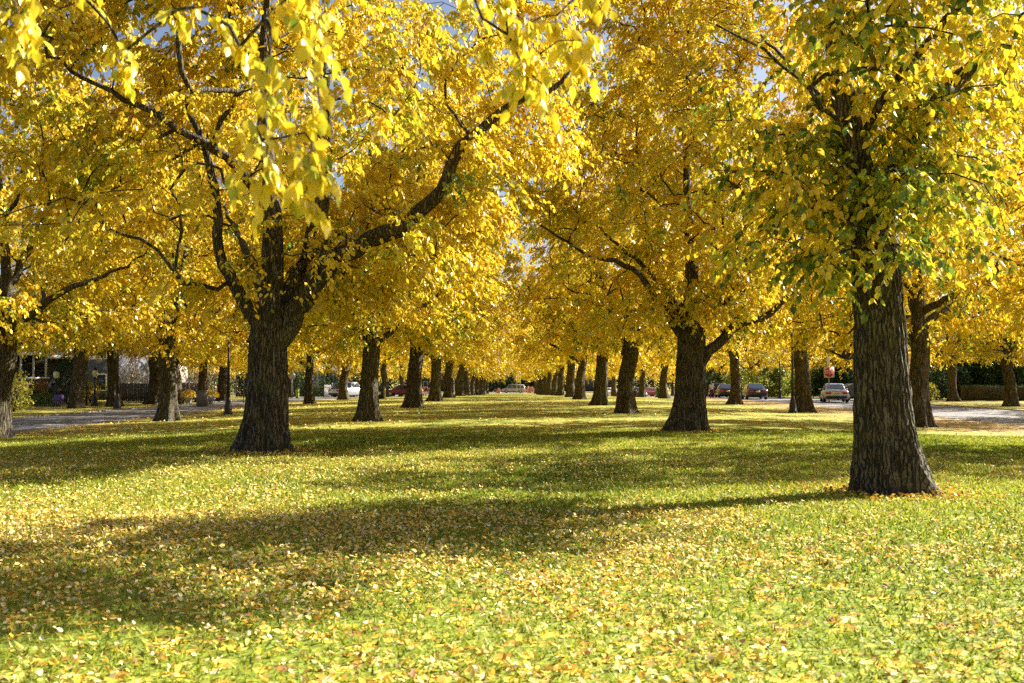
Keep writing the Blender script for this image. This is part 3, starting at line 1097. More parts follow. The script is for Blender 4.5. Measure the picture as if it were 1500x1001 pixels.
# across the left road
row([(112, 62), (168, 66), (226, 71), (258, 73), (297, 78), (326, 82), (382, 98), (425, 112), (480, 140), (520, 165), (548, 190)],
    'from the left on the lawn across the left road', 'trees across the left road', 0, {112: 1.28, 168: 1.15, 226: 1.15})
row([(1480, 66), (1395, 81), (1300, 88), (1240, 104), (1168, 118), (1100, 135), (1060, 150), (1015, 170), (985, 190)],
    'from the right edge on the far side of the right road', 'trees across the right road', 0)
place_tree(midB, 30.8, 48.0, 'yellow tree past the right edge across the right road', 'trees across the right road', rz=2.0)
for k, (X, Z) in enumerate([(-46, 60), (-52, 76), (-60, 96), (-48, 104), (-40, 128), (-54, 132), (-44, 154), (-36, 178), (-58, 170), (-30, 205),
                            (48, 62), (44, 74), (56, 92), (45, 108), (58, 122), (46, 132), (38, 156), (54, 160), (42, 182), (34, 206)]):
    place_tree(farA if k % 2 else farB, X, Z, '%s yellow tree among the %s gardens behind the road' % (ORD[k % 10], 'left' if X < 0 else 'right'), 'garden trees behind the roads', rz=k * 1.3, scale=1.05)
for k, (X, Z) in enumerate([(-24, 228), (-14, 234), (-5, 230), (4, 236), (13, 229), (23, 233), (-34, 240), (34, 240)]):
    place_tree(farA if k % 2 else farB, X, Z, '%s yellow tree in the line beyond the cross road at the avenue end' % ORD[k], 'trees beyond the cross road', rz=k * 2.1, scale=1.1)

# ---- the tree overhead: its trunk stands out of view on the left, its tips hang into the top of the picture
NX, NY = -5.9, 6.6


def pxp(px, py, Z):
    return (wx(px, Z) - NX, Z - NY, EYE + (HOR - py) / F_PX * Z)


hang = [pxp(*q) for q in [(462, -40, 4.3), (478, 15, 4.2), (455, 70, 4.1), (395, 75, 4.2), (388, 118, 4.0), (345, 45, 4.6),
                          (462, 150, 4.2), (440, 185, 4.1), (392, 205, 4.0), (455, 215, 4.1), (452, 240, 4.1), (448, 268, 4.05), (388, 250, 4.0), (378, 175, 4.1), (420, -20, 4.4), (310, 20, 5.2), (250, 5, 5.6),
                          (745, -20, 4.7), (740, 45, 4.7), (775, 25, 4.8), (790, 70, 4.7), (850, 45, 4.6), (765, 90, 4.7), (795, 115, 4.7), (858, 75, 4.7), (815, 10, 4.8), (690, -30, 5.0), (870, -30, 4.9),
                          (20, 5, 4.4), (45, -15, 4.4), (2, 30, 4.3), (175, 60, 5.8), (185, 105, 5.8), (120, -30, 5.8)]]
fr = lambda p: ((p[:, 1] + NY) > 1.0) & ((p[:, 2]) < EYE + 0.42 * (p[:, 1] + NY) + 1.6) & (np.abs(p[:, 0] + NX) < 0.6 * (p[:, 1] + NY) + 2.0) | (p[:, 0] > 0.3)
tn = make_tree(88, skirt=False, r0=0.4, fork=3.6, zb=5.6, zt=14, Rm=6.2, nspray=260, ntw=8, nlf=8, lod=4, size=(0.085, 0.12), seg=40, rings=30, prune=fr, hue_c=0.56,
               limbs=[([(0, 0, 3.6), (1.6, -0.6, 4.6), (3.6, -1.5, 4.7), (5.2, -2.0, 4.2)], 0.14, 0.012),
                      ([(0, 0, 3.8), (1.8, -0.4, 5.0), (4.2, -1.4, 5.0), (6.0, -1.7, 4.1)], 0.13, 0.012),
                      ([(0, 0, 3.9), (1.2, -0.8, 4.6), (2.6, -1.6, 4.5), (3.7, -2.2, 3.9)], 0.11, 0.012),
                      ([(0, 0, 4.0), (-1.5, 1, 5.5), (-3, 2, 7)], 0.14, 0.03), ([(0, 0, 4.0), (0.5, 2, 6.5), (1, 3.5, 8.5)], 0.14, 0.03)])
# the pendulous tips are a second growth on the same limbs
skn = Skel()
for k, (pts, ra, rb) in enumerate([([(0, 0, 3.6), (1.6, -0.6, 4.6), (3.6, -1.5, 4.75), (4.6, -2.1, 4.0)], 0.05, 0.012),
                                   ([(0, 0, 3.8), (1.8, -0.4, 5.0), (4.2, -1.4, 5.0), (5.9, -1.8, 3.9)], 0.05, 0.012),
                                   ([(0, 0, 3.9), (1.2, -0.8, 4.6), (2.6, -1.6, 4.5), (3.6, -2.2, 3.7)], 0.05, 0.012)]):
    s = spline(pts, 0.25)
    skn.path(s, np.linspace(ra, rb, len(s)), -1, k + 2)
ends = grow(skn, np.array(hang), 4)
hb = branch_meshes(skn, ends, sides=(8, 6, 5), r_end=0.003)
tw, lh = sprays(np.array(hang), 5, 5, 8, L=(0.05, 0.13), size=(0.055, 0.085), droop=0.9, hang=1.8, hue_c=0.51, hue_s=0.02, spread=0.08, jit=0.035)
lh['val'] *= 1.1
root = place_tree(tn, NX, NY, 'overhead tree whose blurred bright yellow leaf sprays hang into the top', 'trees on the park lawn')
for b in hb:
    link('branch', b, root)
link('twigs', twig_mesh(tw, 0.0022), root, kind='stuff')
bh = nearest(lh, NX, NY, 300)
leaf_parts(root, pick(lh, bh))
rest = pick(lh, ~bh)
if len(rest['org']):
    link('leaves', leaf_mesh('leaves', rest['org'], rest['axis'], rest['nrm'], rest['size'], rest['hue'], rest['val'], M_LEAF, T10), root, kind='stuff')

# ------------------------------------------------------------------ grass and fallen leaves
def scatter(n, z0, z1, power, seed, margin=2.5):
    """points on the lawn in front of the camera, thinning with distance"""
    rng = np.random.default_rng(seed)
    u = rng.uniform(0, 1, n * 2)
    e = 2 - power
    z = (z0 ** e + u * (z1 ** e - z0 ** e)) ** (1 / e) if abs(e) > 1e-6 else z0 * (z1 / z0) ** u
    hw = 0.53 * z + margin
    x = rng.uniform(-1, 1, n * 2) * hw
    return x[:n], z[:n], rng


TRUNKS = [(T1X, T1Y, 0.45), (T2X, T2Y, 0.5), (T3X, T3Y, 0.45)]


def clear(x, y):
    k = np.ones(len(x), bool)
    for X, Y, r in TRUNKS:
        k &= np.hypot(x - X, y - Y) > r
    return k & (x > -17.3) & (x < 20.4)


def cover(x, y):
    """0..1: how thick the fallen leaves lie"""
    c = 0.29 + 0.3 * sn(x, y, 0, 301, 0.55) + 0.34 * sn(x, y, 0, 302, 2.3) + 0.25 * sn(x, y, 0, 305, 7.0)
    c = c + 0.24 * np.clip(-x / 6, -0.8, 1)
    c = c + 0.3 * np.exp(-((y - 11.5) / 3.5) ** 2) * (x < 3)
    return np.clip(c, 0.08, 1)


# blades
x, y, rng = scatter(366000, 4.6, 32, 0.5, 401)
k = clear(x, y)
x, y = x[k], y[k]
n = len(x)
hgt = rng.uniform(0.02, 0.06, n) * (1 + y / 60)
wd = rng.uniform(0.0035, 0.0075, n) * (1 + y / 9)
az = rng.uniform(0, 6.283, n)
ln = rng.normal(0, 0.7, (n, 2)) * hgt[:, None]
b = np.stack([x, y, gh(x, y) - 0.004], 1)
sd = np.stack([np.cos(az), np.sin(az), np.zeros(n)], 1) * wd[:, None]
tip = b + np.stack([ln[:, 0], ln[:, 1], hgt], 1)
V = np.stack([b - sd, b + sd, tip], 1).reshape(-1, 3)
F = np.arange(n * 3).reshape(-1, 3)
hue = np.clip(0.45 + 0.25 * sn(x, y, 0, 303, 0.8) + rng.normal(0, 0.2, n), 0, 1)
link('grass', mesh('grass', V, F, M_BLADE, {'hue': ('FACE', hue), 'val': ('FACE', rng.uniform(0.75, 1.2, n))}),
     kind='stuff', label='short bright green lawn grass between the fallen leaves', category='grass')


def litter(n, z0, z1, power, seed, size, T):
    x, y, rng = scatter(n, z0, z1, power, seed)
    k = clear(x, y) & (rng.uniform(0, 1, n) < cover(x, y))
    x, y = x[k], y[k]
    m = len(x)
    az = rng.uniform(0, 6.283, m)
    tilt = rng.normal(0.05, 0.42, m)
    ax = np.stack([np.cos(az), np.sin(az), tilt], 1)
    nr = norm(np.array([0, 0, 1.0]) + rng.normal(0, 0.55, (m, 3)))
    nr[:, 2] = np.where(rng.uniform(0, 1, m) < 0.4, -1, 1) * np.abs(nr[:, 2])
    sz = rng.uniform(*size, m)
    hz = rng.uniform(0.004, 0.05, m) + np.abs(tilt) * 0.02
    org = np.stack([x, y, gh(x, y) + hz], 1)
    h = rng.choice([0.05, 0.2, 0.4, 0.55, 0.72, 0.95], m, p=[0.26, 0.31, 0.2, 0.08, 0.08, 0.07]) + rng.normal(0, 0.05, m)
    return dict(org=org, axis=ax, nrm=nr, size=sz, hue=np.clip(h, 0, 1), val=rng.uniform(0.8, 1.15, m))


near = litter(92000, 4.6, 12.5, 0.2, 501, (0.022, 0.061), T4)
d = np.hypot(near['org'][:, 0], near['org'][:, 1])
inside = (np.abs(near['org'][:, 0]) < 0.5 * near['org'][:, 1]) & (near['org'][:, 1] > 5.65)
ordr = np.argsort(np.where(inside, d - near['size'] * 12, 1e9))
sel = np.zeros(len(d), bool)
sel[ordr[:280]] = True
LIT_H = [0.06, 0.2, 0.4, 0.55, 0.72, 0.95]
LIT_N = ['pale cream', 'light yellow', 'golden yellow', 'orange', 'rusty orange', 'dark brown']
LIT_ME = [leaf_mesh('fallen_leaf', np.zeros((1, 3)), np.array([[1.0, 0, 0]]), np.array([[0, 0, 1.0]]), np.ones(1), np.array([h]), np.array([1.0]), M_LITTER, T10) for h in LIT_H]
s_ = pick(near, sel)
fa, fs, fn = leaf_frames(s_['axis'], s_['nrm'])
for i in range(len(fa)):
    kk = int(np.argmin(np.abs(np.array(LIT_H) - s_['hue'][i])))
    o = bpy.data.objects.new('fallen_leaf', LIT_ME[kk])
    COL.objects.link(o)
    M = Matrix(((fa[i][0], fs[i][0], fn[i][0]), (fa[i][1], fs[i][1], fn[i][1]), (fa[i][2], fs[i][2], fn[i][2])))
    o.rotation_mode = 'QUATERNION'
    o.rotation_quaternion = M.to_quaternion()
    o.location = s_['org'][i]
    o.scale = [s_['size'][i]] * 3
    o['label'] = '%s fallen leaf lying on the lawn along the bottom of the photo' % LIT_N[kk]
    o['category'] = 'leaf'
    o['group'] = '%s leaves fallen on the front lawn' % LIT_N[kk]
near = pick(near, ~sel)
mid = litter(150000, 12.5, 32, 0.6, 502, (0.028, 0.062), T2)
farl = litter(24000, 32, 75, 0.7, 503, (0.07, 0.12), T2)
L1 = leaf_mesh('leaves', near['org'], near['axis'], near['nrm'], near['size'], near['hue'], near['val'], M_LITTER, T4)
link('fallen_leaves', L1, kind='stuff', label='yellow and brown fallen leaves strewn over the front lawn', category='fallen leaves')
rb_ = np.random.default_rng(77)
px_, py_ = [], []
for X, Y, r in TRUNKS:
    a = rb_.uniform(0, 6.283, 900)
    q = r * 1.25 + np.abs(rb_.normal(0, 0.5, 900))
    px_.append(X + 0.1 + q * np.cos(a))
    py_.append(Y + q * np.sin(a))
px_, py_ = np.concatenate(px_), np.concatenate(py_)
mm = len(px_)
pile = dict(org=np.stack([px_, py_, gh(px_, py_) + rb_.uniform(0.01, 0.08, mm)], 1), axis=norm(rb_.normal(0, 1, (mm, 3)) * [1, 1, 0.4]), nrm=norm(rb_.normal(0, 0.6, (mm, 3)) + [0, 0, 1]),
            size=rb_.uniform(0.04, 0.085, mm), hue=rb_.uniform(0.1, 0.95, mm), val=rb_.uniform(0.8, 1.1, mm))
mid = {k: np.concatenate([mid[k], pile[k]]) for k in mid}
both = {k: np.concatenate([mid[k], farl[k]]) for k in mid}
L2 = leaf_mesh('leaves', both['org'], both['axis'], both['nrm'], both['size'], both['hue'], both['val'], M_LITTER, T2)
link('fallen_leaves', L2, kind='stuff', label='yellow fallen leaves strewn over the lawn between the trees', category='fallen leaves')

# ------------------------------------------------------------------ shrubs, hedges, evergreens
def leaf_cloud(name, n, sampler, size, mat, seed, hue=(0.2, 0.9)):
    rng = np.random.default_rng(seed)
    p = sampler(rng, n)
    n = len(p)
    ax = norm(rng.normal(0, 1, (n, 3)) + np.array([0, 0, -0.3]))
    nr = norm(rng.normal(0, 1, (n, 3)))
    return leaf_mesh(name, p, ax, nr, rng.uniform(*size, n), rng.uniform(*hue, n), rng.uniform(0.8, 1.2, n), mat, T2)


def shrub(label, X, Y, w, h, mat, n=900, size=(0.1, 0.2), hue=(0.1, 0.9), cat='shrub', group=None, seed=0, cone=False, name='shrub'):
    root = thing(name, label, cat, (X, Y, g(X, Y)), 0, group)

    def smp(rng, n):
        u = rng.uniform(0, 1, n)
        th = rng.uniform(0, 6.283, n)
        prof = (1 - u) ** 0.8 + 0.05 if cone else np.sqrt(np.clip(1 - (2 * u - 0.85) ** 2 / 1.4, 0.05, 1))
        lob = 1 + 0.22 * np.sin(3 * th + seed) + 0.18 * np.sin(5 * th + 7 * u + seed) + 0.15 * np.sin(9 * u + 2 * th)
        r = w / 2 * prof * lob * rng.uniform(0.25, 1, n) ** 0.5
        return np.stack([r * np.cos(th), r * np.sin(th), 0.05 * h + u * h * (0.95 if cone else 0.9 + 0.12 * np.sin(2 * th + seed))], 1)
    link('foliage', leaf_cloud('foliage', n, smp, size, mat, seed, hue), root, kind='stuff')
    mb = MB()
    rr = np.random.default_rng(seed)
    for k in range(1 if cone else 5):
        a = rr.uniform(0, 6.28)
        e = 0 if cone else w * 0.3
        mb.tube([(0, 0, -0.1), (e * 0.4 * math.cos(a), e * 0.4 * math.sin(a), h * 0.35), (e * math.cos(a), e * math.sin(a), h * (0.9 if cone else 0.7))], [0.05, 0.035, 0.012], 5)
    mb.build('stem', M_TWIG, root)
    return root


def hedge(label, X0, X1, Y, w, h, seed):
    X = (X0 + X1) / 2
    root = thing('hedge', label, 'hedge', (X, Y, g(X, Y)), 0, None)
    l = abs(X1 - X0)

    def smp(rng, n):
        f = rng.integers(0, 10, n)
        x = rng.uniform(-l / 2, l / 2, n)
        z = rng.uniform(0.02, h, n)
        yy = np.where(f < 6, -w / 2, rng.uniform(-w / 2, w / 2, n))
        z = np.where(f >= 6, h, z)
        x = np.where(f == 5, np.sign(x) * l / 2, x)
        yy = np.where(f == 5, rng.uniform(-w / 2, w / 2, n), yy)
        return np.stack([x, yy, z], 1) + rng.normal(0, 0.035, (n, 3))
    link('foliage', leaf_cloud('foliage', int(l * 420), smp, (0.07, 0.13), M_EVER, seed, (0.4, 1.0)), root, kind='stuff')
    mb = MB().box((0, 0, h * 0.48), (l - 0.1, w - 0.1, h * 0.96), bev=0.08)
    mb.build('branchwork', M_TWIG, root)
    return root


hedge('clipped green hedge between two trunks across the right road', wx(1408, 84), wx(1476, 84), 84, 0.9, 1.25, 1)
hedge('clipped green hedge beyond the rightmost trunk, at the right edge', wx(1486, 84), wx(1560, 84), 84, 0.9, 1.25, 2)
shrub('dark rounded yew standing left of the clipped hedge', wx(1370, 86), 86, 2.3, 2.9, M_EVER, 2600, (0.1, 0.2), (0, 0.8), 'shrub', None, 3)
shrub('small yellowing shrub in front of the dark yew', wx(1362, 83), 83, 1.2, 1.5, M_SHRUB, 700, (0.08, 0.15), (0.2, 0.9), 'shrub', None, 4)
for k, (px, Z, w, h) in enumerate([(1400, 90, 4.5, 5), (1430, 92, 5, 4.2), (1462, 90, 4.6, 4.6), (1505, 92, 5, 5), (1350, 98, 5, 6)]):
    shrub('%s dark evergreen from the right edge behind the clipped hedge' % ORD[[3, 2, 1, 0, 4][k]], wx(px, Z), Z, w, h, M_EVER, 6000, (0.14, 0.28), (0, 0.7), 'evergreen', 'evergreens behind the clipped hedge', 20 + k, name='evergreen_shrub')
for k, (px, Z, w, h) in enumerate([(1130, 112, 4, 4), (1190, 108, 5, 4.5), (1222, 104, 4.6, 4.6), (1238, 100, 3.6, 3.6), (1090, 134, 6, 4.6), (1050, 140, 6, 4.5)]):
    shrub('%s bushy shrub, counted from the left, behind the cars on the right road' % ORD[[2, 3, 4, 5, 1, 0][k]], wx(px, Z), Z, w, h * 0.8, M_SHRUB if k in (0, 1, 4) else M_EVER, 5500, (0.15, 0.3), (0, 0.7), 'evergreen', 'evergreens behind the parked cars', 40 + k, name='evergreen_shrub')
for k, (px, Z, w, h) in enumerate([(438, 128, 4, 3.4), (462, 130, 5, 3.2), (488, 132, 3.4, 3), (535, 136, 5, 3.2), (370, 110, 4, 3)]):
    shrub('%s dark shrub, counted from the left, behind the left side street' % ORD[[1, 2, 3, 4, 0][k]], wx(px, Z), Z, w, h, M_EVER, 2400, (0.14, 0.26), (0, 0.9), 'shrub', 'shrubs by the left side street', 60 + k)
shrub('yellow green bush beside the leftmost trunk', wx(22, 56), 56, 1.9, 2.2, M_SHRUB, 1300, (0.09, 0.17), (0.2, 0.85), 'shrub', None, 71)
shrub('low dark shrub in front of the brick house wall', wx(50, 68), 68, 1.5, 1.0, M_EVER, 700, (0.08, 0.15), (0.2, 1), 'shrub', None, 72)
shrub('low grey green shrub left of the purple sign', wx(66, 67), 67, 1.7, 0.9, M_SHRUB, 700, (0.08, 0.14), (0, 0.4), 'shrub', None, 73)
shrub('dark conifer beside the iron lamp near the brick house', wx(97, 74), 74, 2.2, 3.4, M_EVER, 1800, (0.1, 0.2), (0.1, 1), 'evergreen', None, 74, name='evergreen_shrub')
shrub('golden bush behind the iron fence', wx(133, 76), 76, 1.2, 1.5, M_SHRUB, 700, (0.08, 0.15), (0.5, 1), 'shrub', None, 75)
for k, (px, Z, w, h) in enumerate([(262, 86, 4.5, 4.2), (284, 88, 4.2, 4.0), (316, 90, 4.5, 3.8), (190, 88, 4, 4)]):
    shrub('%s bare grey brown shrub, counted from the left, above the plank fence' % ORD[[1, 2, 3, 0][k]], wx(px, Z), Z, w, h, M_GREYLEAF, 2200, (0.05, 0.13), (0, 1), 'shrub', 'bare shrubs behind the plank fence', 80 + k)
for k in range(22):
    sgn = -1 if k < 11 else 1
    Z = 60 + (k % 11) * 16
    X = sgn * (64 - (k % 11) * 1.2 + (k % 3) * 2)
    shrub('%s tall dark evergreen, counted from the front, far behind the %s gardens' % (ORD[k % 11], 'left' if sgn < 0 else 'right'), X, Z, 13, 9 + (k % 4), M_EVER, 5000, (0.3, 0.6), (0, 0.7), 'evergreen', 'evergreens far behind the gardens', 200 + k, name='evergreen_shrub')
for k in range(9):
    shrub('%s tall dark evergreen, counted from the left, closing the avenue end' % ORD[k], -44 + k * 11, 262, 14, 9 + (k % 3), M_EVER, 4200, (0.35, 0.65), (0, 0.7), 'evergreen', 'evergreens closing the avenue end', 240 + k, name='evergreen_shrub')
for k, (px, Z) in enumerate([(735, 226), (752, 228), (771, 226), (790, 224), (715, 224)]):
    shrub('%s dark shrub, counted from the left, behind the silver van' % ORD[[1, 2, 3, 4, 0][k]], wx(px, Z), Z, 4.5, 3.6, M_EVER, 1400, (0.2, 0.4), (0, 0.6), 'shrub', 'shrubs behind the silver van', 260 + k)
shrub('red hedge bush right of the silver van at the avenue end', wx(777, 205), 205, 3.0, 1.4, M_RED, 700, (0.12, 0.24), (0.3, 1), 'shrub', None, 91)
shrub('small red bush left of the silver van at the avenue end', wx(730, 205), 205, 1.3, 1.1, M_RED, 350, (0.12, 0.22), (0, 0.8), 'shrub', None, 92)
shrub('red bush between trunks of the left avenue row', wx(622, 150), 150, 3.2, 1.4, M_RED, 600, (0.12, 0.22), (0, 0.8), 'shrub', None, 93)

# ------------------------------------------------------------------ houses and fences
def house(label, X, Y, w, dpt, h, rz=0, wall=None, group=None, roofh=2.6, nwin=4, storeys=2):
    root = thing('house', label, 'house', (X, Y, g(X, Y)), rz, group)
    MB().box((0, 0, h / 2), (w, dpt, h)).build('wall', wall, root)
    mb = MB()
    e = 0.4
    V = [(-w / 2 - e, -dpt / 2 - e, h - 0.05), (w / 2 + e, -dpt / 2 - e, h - 0.05), (w / 2 + e, dpt / 2 + e, h - 0.05), (-w / 2 - e, dpt / 2 + e, h - 0.05),
         (-w / 2 + w * 0.12, 0, h + roofh), (w / 2 - w * 0.12, 0, h + roofh)]
    mb.add(V, [(0, 1, 5, 4), (2, 3, 4, 5), (1, 2, 5), (3, 0, 4), (3, 2, 1, 0)])
    rf = mb.build('roof', M_SHINGLE, root)
    MB().box((w * 0.22, dpt * 0.12, h + roofh * 0.9), (0.7, 0.7, 1.7)).build('chimney', M_BRICK, rf)
    for s in range(storeys):
        for k in range(nwin):
            if s == 0 and k == nwin // 2:
                dr = MB().box((-w / 2 + w * (k + 0.5) / nwin, -dpt / 2 - 0.02, 1.1), (1.0, 0.1, 2.2)).build('door', M_WOODGREY, root)
                MB().tube([(-w / 2 + w * (k + 0.5) / nwin + 0.38, -dpt / 2 - 0.13, 1.0), (-w / 2 + w * (k + 0.5) / nwin + 0.38, -dpt / 2 - 0.13, 1.12)], 0.03, 6).build('handle', M_GREYMETAL, dr)
                continue
            cx, cz = -w / 2 + w * (k + 0.5) / nwin, 1.6 + s * 2.8
            f = MB()
            for sx in (-1, 1):
                f.box((cx + sx * 0.53, -dpt / 2 - 0.02, cz), (0.09, 0.12, 1.5))
            for sz in (-1, 1):
                f.box((cx, -dpt / 2 - 0.02, cz + sz * 0.71), (0.97, 0.12, 0.09))
            fo = f.build('window', M_WHITE, root)
            MB().box((cx, -dpt / 2 - 0.01, cz), (0.97, 0.06, 1.33)).build('pane', M_GLASS, fo)
    return root


M_DARKWALL = plain('dark painted siding', (0.05, 0.052, 0.06), 0.8)
M_GREYWALL = plain('blue grey siding', (0.065, 0.073, 0.092), 0.8)
M_TANWALL = plain('tan stucco', (0.3, 0.26, 0.21), 0.85)
house('dark two storey house behind the trees at the avenue end, left half', -12, 252, 22, 10, 6, 0, M_DARKWALL, 'houses beyond the cross road', nwin=7)
house('dark two storey house behind the trees at the avenue end, right half', 14, 254, 24, 10, 6, 0, M_GREYWALL, 'houses beyond the cross road', nwin=7)
house('dark house far behind the red car on the left', -34, 150, 14, 9, 5.8, math.radians(20), M_DARKWALL, 'houses behind the left road', nwin=5)
house('brown house behind the left side street', -46, 116, 13, 9, 5.6, math.radians(60), M_TANWALL, 'houses behind the left road', nwin=4)
house('blue grey house behind the iron fence and trunk on the left', wx(140, 92), 92, 9, 8, 5.2, math.radians(-12), M_GREYWALL, 'houses behind the left road', nwin=4)
house('dark house behind the far parked cars on the right', 38, 178, 15, 9, 5.8, math.radians(-20), M_DARKWALL, 'houses behind the right road', nwin=5)
house('brick house behind the dark evergreens on the right', 47, 122, 14, 9, 5.8, math.radians(-50), M_BRICK, 'houses behind the right road', nwin=5)
house('grey house behind the clipped hedge on the right', 56, 104, 13, 9, 5.6, math.radians(-60), M_GREYWALL, 'houses behind the right road', nwin=5)

# the brick house with a glazed porch on the left
BX, BY = wx(72, 73), 73.0
bh_ = thing('house', 'low brick house with glazed white porch and pale eave on the left', 'house', (BX, BY, g(BX, BY)), math.radians(42))
MB().box((-3.6, 1.6, 0.3), (7.2, 3.2, 0.6)).build('plinth', M_CONC, bh_)
MB().box((-3.6, 1.6, 1.2), (7.1, 3.1, 1.2)).build('porch_wall', M_BRICK, bh_)
MB().box((-3.6, 1.6, 1.87), (7.35, 3.35, 0.14), bev=0.03).build('sill', M_WHITE, bh_)
MB().box((-3.6, 1.75, 2.72), (6.8, 2.8, 1.55)).build('porch_glass', M_GLASS, bh_)
for k in range(9):
    MB().box((-7.05 + k * 0.86, 0.12, 2.72), (0.13, 0.13, 1.56)).build('column', M_WHITE, bh_)
for k in range(3):
    MB().box((-0.12, 1.05 + k * 0.95, 2.72), (0.13, 0.13, 1.56)).build('column', M_WHITE, bh_)
MB().box((-3.6, 1.6, 3.62), (7.6, 3.6, 0.24), bev=0.03).build('eave', M_WHITE, bh_)
MB().box((0.4, 8.2, 1.7), (7.0, 9.8, 3.4)).build('wall', M_GREYWALL, bh_)
rb = MB()
rb.add([(-3.6, 3.0, 3.42), (4.6, 3.0, 3.42), (4.6, 13.6, 3.42), (-3.6, 13.6, 3.42), (-1.6, 7.5, 6.0), (2.6, 7.5, 6.0)], [(0, 1, 5, 4), (2, 3, 4, 5), (1, 2, 5), (3, 0, 4), (3, 2, 1, 0)])
rf = rb.build('roof', M_SHINGLE, bh_)
MB().box((0.5, 8.3, 3.47), (8.5, 10.9, 0.26)).build('eave', M_WHITE, bh_)
MB().box((-0.5, 9.5, 6.0), (0.8, 0.8, 1.8)).build('chimney', M_BRICK, rf)
for k in range(6):
    y0 = 4.2 + k * 1.5
    f = MB()
    for sy in (-1, 1):
        f.box((3.93, y0 + sy * 0.5, 2.35), (0.1, 0.1, 1.5))
    for sz in (-1, 1):
        f.box((3.93, y0, 2.35 + sz * 0.7), (0.1, 0.9, 0.1))
    fo = f.build('window', M_WHITE, bh_)
    MB().box((3.92, y0, 2.35), (0.06, 0.9, 1.3)).build('pane', M_GLASS, fo)
# porch steps
for k in range(3):
    MB().box((1.2, 0.3 + 0.3 * k, 0.1 + 0.17 * k), (1.6, 0.32, 0.2)).build('step', M_CONC, bh_)


def plank_fence(label, x0, x1, Y, h):
    X = (x0 + x1) / 2
    root = thing('fence', label, 'fence', (X, Y, g(X, Y)))
    l = x1 - x0
    n = int(l / 0.16)
    pm = MB().box((0, 0, h / 2), (0.145, 0.025, h)).mesh('plank', M_WOODGREY)
    for k in range(n):
        link('plank', pm, root, (-l / 2 + (k + 0.5) * 0.16, random.uniform(-0.008, 0.008), 0.03), (0, random.uniform(-0.008, 0.008), 0), (1, 1, random.uniform(0.97, 1.02)))
    for z in (0.35, h - 0.3):
        MB().box((0, 0.05, z), (l, 0.05, 0.09)).build('rail', M_WOODGREY, root)
    for k in range(int(l / 2.4) + 2):
        MB().box((-l / 2 + min(k * 2.4, l), 0.12, h / 2), (0.1, 0.1, h + 0.1)).build('post', M_WOODGREY, root)


plank_fence('dark weathered plank fence behind trunks across the left road', wx(176, 80), wx(275, 80), 80, 1.45)
plank_fence('short dark plank fence behind the yellow flower pots', wx(262, 86), wx(300, 86), 86, 1.5)


def iron_fence(label, x0, x1, Y, h):
    X = (x0 + x1) / 2
    root = thing('fence', label, 'fence', (X, Y, g(X, Y)))
    l = x1 - x0
    pm = MB().box((0, 0, h / 2), (0.022, 0.022, h)).mesh('picket', M_BLACK)
    for k in range(int(l / 0.16)):
        link('picket', pm, root, (-l / 2 + k * 0.16, 0, 0))
    for z in (0.15, h - 0.15):
        MB().box((0, 0, z), (l, 0.03, 0.04)).build('rail', M_BLACK, root)
    for k in range(int(l / 2.2) + 1):
        MB().box((-l / 2 + k * 2.2, 0, h / 2 + 0.05), (0.07, 0.07, h + 0.1)).build('post', M_BLACK, root)


iron_fence('thin black iron picket fence in front of the brick house', wx(35, 69), wx(180, 69), 69, 1.35)
wf = thing('gate', 'pale wooden gate panel left of the silver pickup', 'gate', (wx(480, 122), 122, g(wx(480, 122), 122)), math.radians(-25))
for k in range(7):
    MB().box((-0.42 + k * 0.14, 0, 0.75), (0.12, 0.03, 1.5)).build('plank', M_WHITE, wf)
for z in (0.3, 1.2):
    MB().box((0, 0.04, z), (1.0, 0.04, 0.09)).build('rail', M_WHITE, wf)

# ------------------------------------------------------------------ lamps, signs, boxes
def lamp(label, X, Y, h=4.3, group='iron street lamps'):
    root = thing('street_lamp', label, 'street lamp', (X, Y, g(X, Y)), 0, group)
    MB().lathe([(0.24, -0.05), (0.24, 0.12), (0.2, 0.16), (0.18, 0.5), (0.13, 0.62), (0.145, 0.68), (0.1, 0.78), (0.085, 0.95)], n=14).build('base', M_BLACK, root, True)
    MB().lathe([(0.08, 0.94), (0.062, h * 0.6), (0.05, h - 0.02)], n=12).build('pole', M_BLACK, root, True)
    MB().lathe([(0.05, h - 0.02), (0.12, h + 0.05), (0.13, h + 0.1), (0.1, h + 0.14)], n=12).build('collar', M_BLACK, root, True)
    MB().lathe([(0.1, h + 0.14), (0.19, h + 0.32), (0.17, h + 0.55), (0.1, h + 0.7)], n=12).build('globe', M_WHITE, root, True)
    MB().lathe([(0.17, h + 0.6), (0.1, h + 0.72), (0.03, h + 0.8), (0.015, h + 0.92)], n=12).build('cap', M_BLACK, root, True)


lamp('black iron lamp post standing right of the second left roadside trunk', wx(335, 50.6), 50.6)
lamp('black iron lamp post across the left road beside a thick trunk', wx(173, 61), 61)
lamp('black iron lamp post close against a trunk of the right roadside', wx(1160.5, 53.5), 53.5)
lamp('thin dark lamp post across the right road, between two trunks', wx(1142, 96), 96, 4.6)
lamp('thin dark lamp post right of the third trunk of the right row', wx(931, 130), 130, 4.6)
lamp('black lamp post in front of the brick house porch', wx(83, 66), 66, 1.7)
lamp('black lamp post beside the iron fence right of the lawn tree', wx(140, 67), 67, 1.8)


def octagon(r):
    return [(r * math.sin(math.radians(22.5 + 45 * k)), r * math.cos(math.radians(22.5 + 45 * k))) for k in range(8)]


M_STOPRED = plain('sign red', (0.5, 0.035, 0.025), 0.4)
M_SIGNBACK = plain('bare sign metal', (0.42, 0.41, 0.4), 0.5, 0.3)


